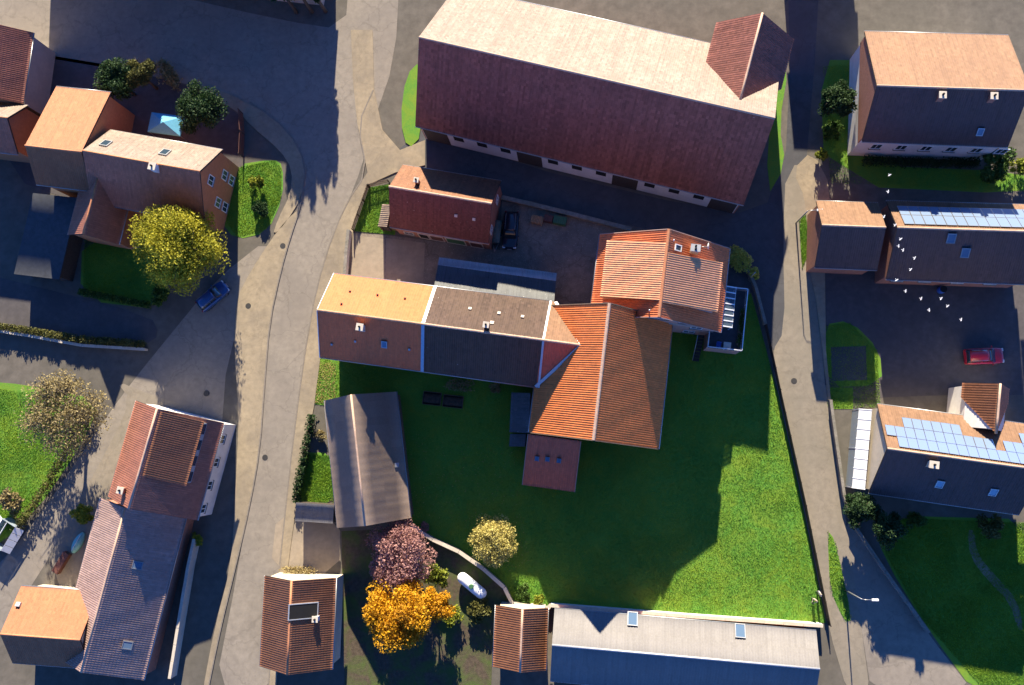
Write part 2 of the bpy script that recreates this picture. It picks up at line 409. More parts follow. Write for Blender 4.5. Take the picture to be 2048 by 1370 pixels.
# ------------------------------------------------------------------ buildings
class B: pass
def frame_of(r1, r2, hr, he, ep, em):
    f = B(); a, b = W(*r1, hr), W(*r2, hr)
    f.a, f.b = a, b; f.hr, f.he = hr, he
    f.U = (b - a).normalized(); f.V = Vector((-f.U.y, f.U.x, 0)); f.L = (b - a).length
    hp, hm = (he if isinstance(he, (tuple, list)) else (he, he)); f.hp, f.hm = hp, hm
    f.wp = (W(*ep, hp) - a).dot(f.V); f.wm = -(W(*em, hm) - a).dot(f.V)
    f.base = Vector(((a.x + b.x) / 2, (a.y + b.y) / 2, 0))
    dp = (f.V * f.wp + Vector((0, 0, hp - hr))).normalized(); dm = (-f.V * f.wm + Vector((0, 0, hm - hr))).normalized()
    f.dp, f.dm = dp, dm
    f.np = dp.cross(f.U).normalized(); f.nm = f.U.cross(dm).normalized()
    if f.np.z < 0: f.np = -f.np
    if f.nm.z < 0: f.nm = -f.nm
    def pt(u, v, z=None):
        if z is None: z = hr + (hp - hr) * v / f.wp if v >= 0 else hr + (hm - hr) * (-v) / f.wm
        p = a + f.U * u + f.V * v; return Vector((p.x, p.y, z))
    f.pt = pt
    def px(u, v, side):   # photo point on a slope -> place on that roof plane
        return on_plane(u, v, a, f.np if side == 'p' else f.nm)
    f.px = px
    f.uv = lambda p: ((p - a).dot(f.U), (p - a).dot(f.V))
    return f
def walls(f, m, parent, ov=.4, vg=.22, name='wall', drop=.2, base=0.0):
    prof = [(-f.wm + ov, base), (f.wp - ov, base), (f.wp - ov, f.hp - drop + (f.hr - f.hp) * ov / f.wp), (0, f.hr - drop), (-f.wm + ov, f.hm - drop + (f.hr - f.hm) * ov / f.wm)]
    vs = [f.pt(vg, v, z) for v, z in prof] + [f.pt(f.L - vg, v, z) for v, z in prof]
    fs = [(0, 1, 2, 3, 4), (9, 8, 7, 6, 5)] + [(i, (i + 1) % 5, (i + 1) % 5 + 5, i + 5) for i in range(5)]
    f.ov, f.vg = ov, vg
    return pmesh(name, vs, fs, m, parent)
def on_wall(f, side, t, z):
    """point on a wall face and its outward normal; t along U for long sides (metres), along V for gables"""
    if side == 'p': return f.pt(t, f.wp - f.ov, z), f.V.copy()
    if side == 'm': return f.pt(t, -f.wm + f.ov, z), -f.V
    if side == 'a': return f.pt(f.vg, t, z), -f.U
    return f.pt(f.L - f.vg, t, z), f.U.copy()
def opening(f, side, t, z, w_, h_, parent, name='window', m='glass', fm='frame', bars=True):
    p, n = on_wall(f, side, t, z); up = Vector((0, 0, 1)); r = up.cross(n).normalized()
    o = box(name, p + n * .005, (w_, h_, .05), m, parent, U=r, N=n)
    if fm:
        e = .09; bx = [(p + n * .03 + up * s * (h_ / 2), (w_ + e, e, .1), r, n) for s in (-1, 1)]
        bx += [(p + n * .03 + r * s * (w_ / 2), (e, h_ - e, .1), r, n) for s in (-1, 1)]
        if bars: bx.append((p + n * .024, (.06, h_ - e, .08), r, n))
        multibox('frame', bx, fm, o)
        if name == 'window': box('sill', p + n * .07 - up * (h_ / 2 + .08), (w_ + .25, .07, .2), 'stone', o, U=r, N=n)
    return o
def gable(name, label, cat, r1, r2, hr, he, ep, em, wall, tp, tm=None, ov=.4, vg=.22, cap='ridge_orange', indiv=False, group=None, drop=.2, cw=.24, rh=.36, amp=.035, k=4, gut=True):
    f = frame_of(r1, r2, hr, he, ep, em)
    t = thing(name, f.base, label, cat, group); f.o = t
    f.wall = walls(f, wall, t, ov, vg, drop=drop)
    tm = tm or tp
    f.rp = roof([f.pt(0, 0), f.pt(f.L, 0), f.pt(f.L, f.wp), f.pt(0, f.wp)], f.dp, tp, t, cw=cw, rh=rh, amp=amp, k=k)
    f.rm = roof([f.pt(0, 0), f.pt(f.L, 0), f.pt(f.L, -f.wm), f.pt(0, -f.wm)], f.dm, tm, t, cw=cw, rh=rh, amp=amp, k=k)
    if cap:
        if indiv: ridge_tiles(t, f.a, f.b, cap, dz=.0)
        else: ridge_cap(t, f.a + Vector((0, 0, .0)), f.b + Vector((0, 0, .0)), cap, .12)
    if gut:
        for v, z in ((f.wp, f.hp), (-f.wm, f.hm)):
            tubes('gutter', [([f.pt(0, v * 1.008, z - .09), f.pt(f.L, v * 1.008, z - .09)], .07)], 'metal', t, 6)
    return f
def skylight(f, u, v, side, parent, w_=.7, h_=1.0, name='roof_window', m='skyglass', fm='metal'):
    p = f.px(u, v, side); n = f.np if side == 'p' else f.nm; d = f.dp if side == 'p' else f.dm
    o = box(name, p + n * .10, (w_, h_, .08), m, parent, U=f.U, N=n)
    bx = [(p + n * .10 + f.U * s * w_ / 2, (.09, h_ + .1, .16), f.U, n) for s in (-1, 1)] + [(p + n * .10 + d * s * h_ / 2, (w_ - .09, .09, .155), f.U, n) for s in (-1, 1)]
    multibox('frame', bx, fm, o); return o
def chimney(f, u, v, side, parent, h=1.1, s=(.6, .6), m='brick', capm='coping', pots=1):
    p = f.px(u, v, side)
    c = box('chimney', p + Vector((0, 0, h / 2 - .5)), (s[0], s[1], h + 1.0), m, parent, U=f.U)
    top = p + Vector((0, 0, h))
    box('chimney_cap', top + Vector((0, 0, .05)), (s[0] + .16, s[1] + .16, .1), capm, c, U=f.U)
    for i in range(pots):
        q = top + Vector((0, 0, .1)) + f.U * ((i - (pots - 1) / 2) * .32)
        tubes('chimney_pot', [([q, q + Vector((0, 0, .28))], .11)], 'dark', c)
    return c
def vent(f, u, v, side, parent, s=.28, m='mortar', h=.22):
    p = f.px(u, v, side); n = f.np if side == 'p' else f.nm
    return box('vent_tile', p + n * h / 2, (s, s, h), m, parent, U=f.U, N=n)
def panel_rows(f, side, parent, u0, s0, rows, pw=1.0, ph=1.7, gap=.04):
    """rows: list of (start, count) in panel columns; s along slope from ridge"""
    n = f.np if side == 'p' else f.nm; d = f.dp if side == 'p' else f.dm
    for r, cols in enumerate(rows):
        for c in cols:
            p = f.a + f.U * (u0 + (c + .5) * (pw + gap)) + d * (s0 + (r + .5) * (ph + gap)) + n * .14
            o = box('solar_panel', p, (pw, ph, .04), 'solar', parent, U=f.U, N=n)
            e = .035
            multibox('frame', [(p + f.U * s * (pw / 2 - e / 2), (e, ph, .055), f.U, n) for s in (-1, 1)] + [(p + d * s * (ph / 2 - e / 2), (pw - 2 * e, e, .053), f.U, n) for s in (-1, 1)], 'rim', o)

# ================================================================== GROUND, ROADS, LAWNS
pmesh('ground', [(-600, -600, 0), (600, -600, 0), (600, 600, 0), (-600, 600, 0)], [(0, 1, 2, 3)], 'ground', kind='structure')
# main village road with its junction at the top, the side road to the left, street past the big barn, lane on the right
sheet('road_main', [(425, 1400), (480, 1120), (512, 900), (530, 690), (562, 520), (600, 400), (606, 330), (575, 270), (500, 215), (400, 175), (300, 150), (-60, 90), (-60, -60), (300, -20),
                    (560, 40), (690, 60), (700, -60), (800, -60), (790, 120), (745, 250), (725, 330), (690, 420), (650, 520), (625, 640), (600, 820), (578, 1010), (555, 1400)], .012, 'asphalt', 1)
sheet('road_side', [(545, 470), (560, 560), (500, 640), (455, 700), (440, 900), (400, 900), (300, 790), (240, 880), (60, 1180), (-60, 1350), (-60, 1190), (60, 1060), (215, 830), (275, 750), (340, 670), (430, 560)], .008, 'asphalt', 1)
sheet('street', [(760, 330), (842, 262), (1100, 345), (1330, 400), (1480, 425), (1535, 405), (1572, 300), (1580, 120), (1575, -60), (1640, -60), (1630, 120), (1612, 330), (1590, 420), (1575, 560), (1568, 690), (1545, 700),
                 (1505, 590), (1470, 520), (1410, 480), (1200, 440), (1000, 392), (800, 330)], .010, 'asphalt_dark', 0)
sheet('lane', [(1572, 330), (1640, 330), (1640, 560), (1645, 700), (1656, 790), (1680, 960), (1722, 1250), (1742, 1400), (1700, 1400), (1655, 1250), (1600, 980), (1552, 770), (1543, 705), (1570, 660), (1566, 480)], .016, 'lane', 1)
sheet('lane_shadow_side', [(1722, 1250), (1690, 1060), (1700, 1040), (1850, 1260), (1960, 1400), (1745, 1400)], .013, 'asphalt', 1)
# pavements: raised 0.1 m with a kerb edge
PV = .10
sheet('pavement', [(400, 165), (500, 205), (578, 262), (612, 330), (603, 395), (572, 445), (545, 472), (555, 440), (580, 390), (585, 340), (560, 300), (500, 250), (480, 225), (395, 180)], PV, 'pavement', 1, 0)
sheet('pavement.001', [(574, 438), (602, 415), (580, 475), (562, 540), (540, 640), (530, 760), (520, 900), (500, 1010), (472, 1130), (440, 1260), (412, 1400), (402, 1400), (428, 1260), (462, 1130), (470, 1000), (478, 830), (468, 700), (472, 600), (500, 545), (540, 482)], PV, 'pavement', 1, 0)
sheet('pavement.002', [(702, 60), (745, 60), (748, 180), (765, 260), (800, 300), (850, 280), (850, 330), (790, 345), (735, 370), (708, 440), (696, 560), (660, 560), (640, 640), (640, 720), (628, 812), (600, 960), (580, 1100), (562, 1250), (550, 1400), (535, 1400),
                       (548, 1250), (565, 1080), (590, 850), (620, 640), (648, 520), (690, 410), (735, 345), (715, 250), (706, 160)], PV, 'pavement', 0, 0)
sheet('pavement.003', [(1620, 540), (1650, 540), (1652, 700), (1662, 800), (1656, 800), (1645, 700), (1632, 600)], PV, 'pavement', 0, 0)
sheet('forecourt', [(1585, 340), (1625, 300), (1665, 380), (1650, 520), (1625, 520), (1612, 470), (1612, 400)], .020, 'pavement', 1)
def kerb(name, px, z=.11, ln=1.0, wd=.16):
    px = chaikin(px, 1, False); P = [W(u, v, 0) for u, v in px]
    me = bpy.data.meshes.new('kerbstone'); me.from_pydata([tuple(v) for v in boxv((0, 0, 0), Vector((ln / 2 - .008, 0, 0)), Vector((0, wd / 2, 0)), Vector((0, 0, .09)))], [], BOXF); me.materials.append(M['kerbstone'])
    root = None; carry = 0.0
    segs = []
    for a, b in zip(P[:-1], P[1:]):
        d = b - a; n = max(1, round(d.length / ln))
        for i in range(n): segs.append((a + d * ((i + .5) / n), math.atan2(d.y, d.x), d.length / n / ln))
    root = link(name, None, None, None, 'structure'); root.location = P[0]
    for p, an, sc_ in segs:
        o = bpy.data.objects.new('kerbstone', me); COL.objects.link(o); o.parent = root
        o.location = p - P[0] + Vector((0, 0, z - .085 + random.uniform(-.006, .006))); o.rotation_euler = (0, 0, an); o.scale = (sc_, 1, 1)
M['kerbstone'] = mat('kerbstone', (.21, .18, .145), .85, .2, 4, (.2, .18, .16), .5, .8)
kerb('kerb', [(500, 204), (578, 261), (613, 330), (604, 395), (600, 418), (580, 477), (562, 541), (540, 641), (530, 760), (520, 900), (500, 1010), (472, 1131), (440, 1262), (412, 1400)])
kerb('kerb', [(747, 180), (716, 250), (735, 345), (690, 410), (648, 520), (620, 640), (590, 850), (565, 1080), (548, 1250), (535, 1400)])
# yard of the farm
sheet('farmyard', [(702, 466), (776, 470), (1000, 500), (1004, 402), (1200, 446), (1300, 470), (1500, 560), (1500, 600), (1300, 640), (1100, 640), (1040, 620), (700, 580)], .020, 'yard')
sheet('yard_slab', [(706, 470), (770, 478), (770, 562), (700, 552)], .026, 'slab')
sheet('yard_slab.001', [(772, 476), (850, 486), (846, 575), (772, 565)], .026, 'slab')
sheet('terrace_yard', [(1450, 505), (1470, 515), (1505, 575), (1450, 600)], .030, 'cobble')
# lawns
LAWN = [(640, 690), (1060, 690), (1340, 640), (1420, 640), (1502, 586), (1530, 690), (1556, 790), (1605, 1010), (1652, 1246), (1380, 1230), (1100, 1210), (1094, 1214), (1026, 1206), (1012, 1172), (920, 1102), (832, 1056), (822, 1040),
        (792, 800), (655, 812), (630, 808)]
sheet('lawn', LAWN, .030, 'grass')
GARD = [(708, 462), (738, 375), (800, 365), (790, 470)]
sheet('lawn.001', GARD, .034, 'grass')
sheet('lawn.002', [(548, 318), (566, 330), (566, 395), (535, 465), (470, 480), (440, 440), (470, 330)], .022, 'grass', 1)
sheet('lawn.003', [(-60, 760), (60, 770), (200, 800), (170, 880), (60, 1040), (-60, 1130)], .022, 'grass', 1)
sheet('lawn.004', [(594, 905), (668, 905), (672, 1010), (588, 1010)], .022, 'grass', 1)
sheet('lawn.005', [(1655, 775), (1706, 775), (1706, 818), (1660, 818)], .022, 'grass')
sheet('lawn.006', [(1740, 1030), (2110, 1040), (2110, 1400), (1960, 1400), (1850, 1250), (1770, 1120)], .022, 'grass', 1)
sheet('lawn.007', [(1640, 120), (1720, 120), (1710, 330), (2080, 345), (2080, 390), (1650, 370)], .016, 'grass', 1)
sheet('lawn.008', [(165, 470), (330, 480), (330, 620), (160, 600)], .022, 'grass', 1)
sheet('lawn.009', [(1645, 650), (1700, 640), (1760, 700), (1765, 770), (1650, 775)], .026, 'grass', 1)
sheet('garden_soil', [(683, 1062), (828, 1056), (918, 1106), (1008, 1176), (1022, 1212), (988, 1214), (982, 1385), (690, 1385), (684, 1150)], .022, 'garden')
sheet('verge', [(812, 150), (842, 120), (845, 270), (815, 300), (800, 240)], .104, 'grass', 1)
sheet('verge.001', [(1598, 440), (1612, 425), (1618, 500), (1604, 540)], .030, 'grass', 1)
sheet('verge.002', [(1655, 1060), (1670, 1080), (1705, 1240), (1690, 1245), (1660, 1180)], .026, 'grass', 1)
sheet('verge.003', [(1572, 330), (1558, 250), (1578, 130), (1548, 120), (1530, 400)], .024, 'grass', 1)
# yards of the neighbours
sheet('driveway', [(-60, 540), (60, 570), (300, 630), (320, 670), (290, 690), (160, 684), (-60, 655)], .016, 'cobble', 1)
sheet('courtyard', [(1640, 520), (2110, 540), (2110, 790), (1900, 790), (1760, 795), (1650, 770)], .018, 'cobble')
sheet('paved_square', [(1662, 694), (1732, 692), (1734, 760), (1664, 762)], .05, 'asphalt_dark')
sheet('garden_path', [(1935, 1060), (1948, 1060), (1955, 1110), (1990, 1150), (2035, 1200), (2048, 1260), (2036, 1260), (2020, 1205), (1975, 1160), (1940, 1115)], .030, 'pavement', 1)
sheet('yard', [(555, 1015), (680, 1030), (680, 1150), (540, 1150)], .024, 'slab', 1)
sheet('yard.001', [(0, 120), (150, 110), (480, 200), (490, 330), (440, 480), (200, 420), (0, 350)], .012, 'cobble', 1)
sheet('gravel_strip', [(230, 760), (300, 790), (440, 830), (440, 900), (300, 1160), (60, 1180), (215, 900), (262, 800)], .014, 'lane', 1)
# manhole covers in the roads
for u, v, lb in ((566, 492, 'round iron manhole cover in the pavement above the junction'), (497, 612, 'round iron manhole cover in the beige pavement strip'), (413, 787, 'round iron manhole cover in the shaded side road'),
                 (1588, 762, 'round iron drain cover in the right lane by the lawn'), (530, 915, 'round iron manhole cover in the main road near the shed')):
    p = W(u, v, .016); rr = .34
    o = prism('manhole_cover', [(p.x + rr * math.cos(t * math.pi / 10), p.y + rr * math.sin(t * math.pi / 10)) for t in range(20)], .0, .115 if u < 500 or 530 < u < 600 else .03, 'manhole', label=lb, cat='manhole cover')

# ================================================================== FARM: long farmhouse
def farmhouse():
    f = frame_of((635, 620), (1163, 690), 10.2, 6.6, (760, 559), (740, 728))
    t = thing('farmhouse', f.base, 'long farmhouse with ochre, old brown and pale tile roof sections in a row', 'farmhouse')
    walls(f, 'plaster', t, .4, .25)
    u1 = f.uv(f.px(846, 648, 'p'))[0]; u2 = f.uv(f.px(1087, 679, 'p'))[0]
    gap = .0
    segs = [(0, u1, 'ochre_tile', 'ochre_tile', .28), (u1, u2, 'old_tile', 'old_tile', .24)]
    for a, b, tp, tm, cw in segs:
        for s, tt, d in ((1, tp, f.dp), (-1, tm, f.dm)):
            wv = f.wp if s > 0 else -f.wm
            roof([f.pt(a, 0), f.pt(b, 0), f.pt(b, wv), f.pt(a, wv)], d, tt, t, cw=cw, rh=.34, amp=.022, k=6, thick=.16)
    tipN = f.pt(f.L, 0)
    pn = f.pt(u2 + .55, f.wp); ps = f.pt(u2 - .35, -f.wm)
    roof([f.pt(u2, 0), tipN, pn, f.pt(u2, f.wp)], f.dp, 'tan_tile', t, cw=.24, rh=.34, amp=.02, k=6)
    roof([f.pt(u2, 0), tipN, ps, f.pt(u2 - .36, -f.wm)], f.dm, 'red_tile', t, cw=.24, rh=.34, amp=.02, k=6)
    # flashings between the sections, valley gutters
    for uu in (u1, u2):
        for s, n, wv in ((1, f.np, f.wp), (-1, f.nm, -f.wm)):
            a, b = f.pt(uu, 0), f.pt(uu, wv); c = (a + b) / 2 + n * .07
            box('flashing', c, ((b - a).length, .34 if uu == u1 else .22, .05), 'flash' if s > 0 else ('shade_flash' if uu == u1 else 'flash'), t, U=(b - a), N=n)
    for q, nn in ((pn, f.np), (ps, f.nm)):
        c = (tipN + q) / 2 + Vector((0, 0, .10)); box('valley_gutter', c, ((q - tipN).length, .34, .05), 'flash', t, U=q - tipN, N=nn)
    ridge_tiles(t, f.pt(0, 0), f.pt(u1, 0), 'ochre_ridge', dz=.0)
    ridge_tiles(t, f.pt(u1, 0), f.pt(u2, 0), 'mortar', dz=.0)
    ridge_tiles(t, f.pt(u2, 0), f.pt(f.L - .2, 0), 'mortar', dz=.0)
    for v, z in ((f.wp, f.hp), (-f.wm, f.hm)):
        tubes('gutter', [([f.pt(0, v * 1.01, z - .08), f.pt(u2, v * 1.01, z - .08)], .075)], 'metal', t, 6)
    # white verge strip at the street gable
    for s, n, wv in ((1, f.np, f.wp), (-1, f.nm, -f.wm)):
        a, b = f.pt(-.03, 0), f.pt(-.03, wv); box('verge_board', (a + b) / 2 + n * .0, ((b - a).length, .06, .22), 'frame', t, U=b - a, N=n)
    chimney(f, 725, 657, 'm', t, 1.2, (.62, .62), 'coping', 'coping')
    chimney(f, 974, 652, 'p', t, 1.0, (.5, .5), 'cream', 'coping')
    p = f.px(726, 652, 'm')
    skylight(f, 769, 688, 'm', t, .55, .75)
    for u, v in ((664, 688), (711, 682), (819, 698)): vent(f, u, v, 'm', t, .22, 'metal', .16)
    for u, v in ((700, 584), (755, 591), (810, 598), (683, 609)): vent(f, u, v, 'p', t, .2, 'dark', .14)
    for u, v in ((940, 618), (998, 627), (1045, 634)): vent(f, u, v, 'p', t, .34, 'coping', .14)
    vent(f, 984, 646, 'p', t, .4, 'coping', .12)
    f.o = t
    for i in range(3): opening(f, 'm', 3.2 + i * 3.2, 4.2, 1.0, 1.3, t)
    for i in range(3): opening(f, 'm', 3.2 + i * 3.2, 1.6, 1.0, 1.3, t)
    for i in range(4): opening(f, 'p', 2.2 + i * 2.6, 4.2, 1.0, 1.3, t)
    opening(f, 'p', 5.0, 1.15, 1.1, 2.2, t, 'door', 'brown_door', None)
    return f
M['ochre_ridge'] = mat('ochre_ridge', (.46, .27, .16), .8, .15, 5)
FH = farmhouse()

# ================================================================== FARM: great tithe-style barn with the ribbed orange roof
def main_barn():
    f = frame_of((1219, 607), (1187, 880), 12.7, 6.1, (1331, 770), (1074, 735))
    t = thing('barn', f.base, 'large barn with ribbed bright orange tile roof beside the lawn', 'barn')
    walls(f, 'brick', t, .4, .3)
    roof([f.pt(0, 0), f.pt(f.L, 0), f.pt(f.L, f.wp), f.pt(0, f.wp)], f.dp, 'barn_tile', t, cw=.235, rh=.36, amp=.045, k=8)
    # west slope starts below the valley with the farmhouse at its upper corner
    u_cut = f.uv(W(1070, 775, 6.6))[0]
    roof([f.pt(0, 0), f.pt(f.L, 0), f.pt(f.L, -f.wm), f.pt(0, -f.wm)], f.dm, 'barn_tile', t, cw=.235, rh=.36, amp=.036, k=8)
    ridge_tiles(t, f.a, f.b, 'mortar', rad=.17, ln=.42)
    for uu in (0, f.L):
        for s, n, wv in ((1, f.np, f.wp), (-1, f.nm, -f.wm)):
            a, b = f.pt(uu + (-.04 if uu == 0 else .04), 0), f.pt(uu + (-.04 if uu == 0 else .04), wv)
            box('verge_board', (a + b) / 2 + n * .0, ((b - a).length, .09, .24), 'wood', t, U=b - a, N=n)
    tubes('gutter', [([f.pt(0, f.wp * 1.01, 5.92), f.pt(f.L, f.wp * 1.01, 5.92)], .08)], 'metal', t, 6)
    tubes('gutter', [([f.pt(u_cut, -f.wm * 1.01, 5.92), f.pt(f.L, -f.wm * 1.01, 5.92)], .08)], 'metal', t, 6)
    opening(f, 'b', 2.0, 2.0, 3.6, 4.0, t, 'barn_door', 'darkwood', 'wood', True)
    for i in range(4): opening(f, 'p', 2.5 + i * 3.4, 4.6, .9, .6, t)
    return f
MB = main_barn()
# red lean-to south of the barn
def leanto():
    a, b, c, d = W(1056, 868, 4.6), W(1162, 882, 4.6), W(1150, 981, 3.2), W(1048, 970, 3.2)
    cen = (a + b + c + d) / 4; t = thing('lean_to_shed', Vector((cen.x, cen.y, 0)), 'small red tiled lean-to shed against the barn gable', 'shed')
    U = (b - a).normalized(); V = Vector((-U.y, U.x, 0)); ln = -((d - a).dot(V))
    b = a + U * (b - a).length; d = a - V * ln; d.z = 3.2; c = b - V * ln; c.z = 3.2
    r = roof([a, b, c, d], (d - a).normalized(), 'red_tile', t, cw=.24, rh=.36, amp=.035, k=6)
    i = .25
    prism('wall', [a + U * i, b - U * i, c - U * i + V * .3, d + U * i + V * .3], 0, 3.05, 'brick', t)
    n = (d - a).cross(U).normalized(); n = n if n.z > 0 else -n
    for u, v in ((1074, 917), (1095, 918), (1118, 921)):
        p = on_plane(u, v, a, n); o = box('roof_window', p + n * .09, (.42, .5, .08), 'skyglass', t, U=U, N=n)
        multibox('frame', [(p + n * .09 + U * s * .21, (.06, .56, .13), U, n) for s in (-1, 1)], 'metal', o)
    for p, q in ((a, d), (b, c)): box('verge_board', (p + q) / 2, ((q - p).length, .07, .2), 'plaster', t, U=q - p, N=n)
leanto()
# dark fibre cement roofs west of the barn
def flat_annex(name, label, pts, z1, z2, m, wm, cat='shed', down=None, cw=.2, amp=.02, k=4, rh=1.2):
    P = [W(u, v, z) for (u, v), z in zip(pts, (z1, z1, z2, z2))]
    # planar parallelogram
    P[2] = P[1] + (P[3] - P[0])
    cen = sum(P, Vector()) / 4; t = thing(name, Vector((cen.x, cen.y, 0)), label, cat)
    r = roof(P, down or (P[3] - P[0]).normalized(), m, t, cw=cw, amp=amp, k=k, rh=rh, step=.01)
    q = [p.lerp(cen, .06) for p in P]; h = min(z1, z2) - .22
    prism('wall', q, 0, h, wm, t)
    return t, P
flat_annex('outbuilding', 'dark mossy sheet roofed outbuilding tucked along the west side of the barn', [(1061, 786), (1056, 866), (1013, 862), (1024, 785)], 4.0, 3.3, 'fibre', 'brick', rh=.4)
flat_annex('outbuilding', 'low dark roofed hutch below the corner of the barn', [(1052, 868), (1050, 893), (1024, 889), (1020, 868)], 2.4, 2.1, 'fibre', 'darkwood', rh=.4)
# corrugated open shed north of the farmhouse
t, P = flat_annex('open_shed', 'long corrugated open shed in the farmyard behind the farmhouse', [(868, 573), (1108, 606), (1110, 559), (876, 529)], 5.0, 3.7, 'fibre', 'darkwood', cw=.19, amp=.03, rh=1.6)
Q0, Q1 = P[3], P[2]; dd = (P[3] - P[0]).normalized()
up = Vector((0, 0, .06)); ex = dd * 1.0
roof([Q0 + up - dd * .1, Q1 + up - dd * .1, Q1 + up + ex, Q0 + up + ex], dd, 'translucent', t, name='pale_roof_strip', cw=.19, rh=1.1, amp=.035, k=6, thick=.05, edge='metal')

# ================================================================== FARM: dwelling with the two big dormers
def dwelling():
    f = frame_of((1338, 459), (1318, 634), 11.7, 6.3, (1451, 575), (1192, 535))
    t = thing('house', f.base, 'ribbed orange tiled house with two wide dormers and a roof terrace', 'house')
    walls(f, 'plaster', t, .45, .3)
    roof([f.pt(0, 0), f.pt(f.L, 0), f.pt(f.L, f.wp), f.pt(0, f.wp)], f.dp, 'house_tile', t, cw=.24, rh=.36, amp=.045, k=8)
    roof([f.pt(0, 0), f.pt(f.L, 0), f.pt(f.L, -f.wm), f.pt(0, -f.wm)], f.dm, 'house_tile', t, cw=.24, rh=.36, amp=.045, k=8)
    ridge_tiles(t, f.a, f.b, 'ridge_orange', rad=.17, ln=.42, dz=.05)
    for s, n, wv in ((1, f.np, f.wp), (-1, f.nm, -f.wm)):
        for uu in (-.03, f.L + .03):
            a, b = f.pt(uu, 0), f.pt(uu, wv); box('verge_board', (a + b) / 2 + n * .01, ((b - a).length, .06, .22), 'plaster', t, U=b - a, N=n)
        tubes('gutter', [([f.pt(0, wv * 1.008, f.hp - .08), f.pt(f.L, wv * 1.008, f.hp - .08)], .08)], 'metal', t, 6)
    # dormers: flatter roof plane from the ridge to a raised eave
    for side, (c0, c1), zt in (('m', ((1214, 480), (1200, 593)), 9.9), ('p', ((1447, 526), (1434, 624)), 9.7)):
        s = 1 if side == 'p' else -1
        q0, q1 = W(*c0, zt), W(*c1, zt); u0 = f.uv(q0)[0]; u1 = f.uv(q1)[0]; vo = s * abs((f.uv(q0)[1] + f.uv(q1)[1]) / 2)
        zr = f.hr + .03
        A, Bp, C, D = f.pt(u0, 0, zr), f.pt(u1, 0, zr), f.pt(u1, vo, zt), f.pt(u0, vo, zt)
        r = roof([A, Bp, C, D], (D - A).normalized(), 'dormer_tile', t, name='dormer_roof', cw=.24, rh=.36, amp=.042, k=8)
        vi = vo - s * .3; zi = zt + (zr - zt) * .3 / abs(vo) - .16
        zm = f.pt(0, vi).z - .25
        vs = [f.pt(u0 + .2, s * .6, zr - .22), f.pt(u0 + .2, vi, zi), f.pt(u0 + .2, vi, zm), f.pt(u1 - .2, s * .6, zr - .22), f.pt(u1 - .2, vi, zi), f.pt(u1 - .2, vi, zm)]
        dw = pmesh('dormer_wall', vs, [(0, 1, 2), (5, 4, 3), (0, 3, 4, 1), (1, 4, 5, 2), (0, 2, 5, 3)], 'plaster', t)
        nW = 4
        for i in range(nW):
            uu = u0 + (u1 - u0) * (i + .5) / nW; p = f.pt(uu, vi, (zi + zm) / 2 + .1) + f.V * s * .03
            box('window', p, (1.0, .8, .06), 'glass', dw, U=f.U, N=f.V * s)
    chimney(f, 1387, 503, 'p', t, 1.7, (.6, .85), 'cream', 'flash', 2)
    skylight(f, 1355, 496, 'p', t, .6, .8, m='glass', fm='frame')
    for u, v, h in ((1347, 482, .5), (1298, 622, .7)):
        p = f.px(u, v, 'p' if u > 1337 else 'm'); tubes('vent_pipe', [([p, p + Vector((0, 0, h))], .07)], 'frame', t)
    # dish on an arm at the chimney
    p = f.px(1400, 498, 'p'); top = p + Vector((0, 0, 1.2))
    arm = tubes('dish_arm', [([p, top, top + Vector((.5, -.1, .1))], .03)], 'metal', t)
    vs, fs = [top + Vector((.55, -.05, .1))], []
    for j in range(12): vs.append(top + Vector((.7, .35 * math.cos(j * math.pi / 6), .1 + .35 * math.sin(j * math.pi / 6))))
    for j in range(12): fs.append((0, 1 + j, 1 + (j + 1) % 12))
    vs2 = [v - Vector((.03, 0, 0)) for v in vs]; k = len(vs); fs += [tuple(i + k for i in q[::-1]) for q in fs] + [(1 + j, 1 + (j + 1) % 12, 1 + (j + 1) % 12 + k, 1 + j + k) for j in range(12)]
    pmesh('dish', vs + vs2, fs, 'frame', t)
    # south gable windows
    opening(f, 'b', .15, 9.6, 2.0, 1.1, t, m='skyglass'); opening(f, 'b', 3.0, 8.4, 1.1, 1.1, t, m='skyglass'); opening(f, 'b', 4.6, 5.6, 1.2, 1.3, t); opening(f, 'b', 4.2, 1.9, 1.2, 1.3, t)
    box('string_course', on_wall(f, 'b', 3.2, 6.4)[0] + f.U * .04, (7.0, .16, .14), 'coping', t, U=f.V, N=f.U)
    for i in range(4): opening(f, 'm', 1.8 + i * 2.6, 5.2, 1.1, 1.3, t)
    for i in range(4): opening(f, 'a', -4.5 + i * 3.0, 4.8, 1.1, 1.3, t)
    # roof terrace on a ground-floor extension, white railing, glass canopy
    zt = 3.1; NE, SE, SW = W(1496, 578, 4.1), W(1484, 701, 4.1), W(1416, 692, 4.1)
    NE.z = SE.z = SW.z = zt
    Ut = (SE - NE).normalized(); Vt = Vector((-Ut.y, Ut.x, 0)); Vt = Vt if Vt.dot(SW - SE) > 0 else -Vt
    wS = (SW - SE).dot(Vt); SW = SE + Vt * wS
    wall_v = f.wp - f.ov
    hE0 = f.pt(f.uv(NE)[0], wall_v, zt); hE1 = f.pt(f.L - f.vg + .02, wall_v, zt); hE2 = f.pt(f.L - f.vg + .02, f.uv(SW)[1], zt)
    ext = prism('terrace_wall', [NE, SE, SW, hE2, hE1, hE0], 0, zt, 'plaster', t)
    ctr = (NE + SW) / 2
    prism('terrace_floor', [p.lerp(ctr, .03) for p in (NE, SE, SW, hE2)] + [hE1, hE0], zt + .004, zt + .05, 'deck', ext)
    rails = [(hE0, NE), (NE, SE), (SE, SW), (SW, hE2)]
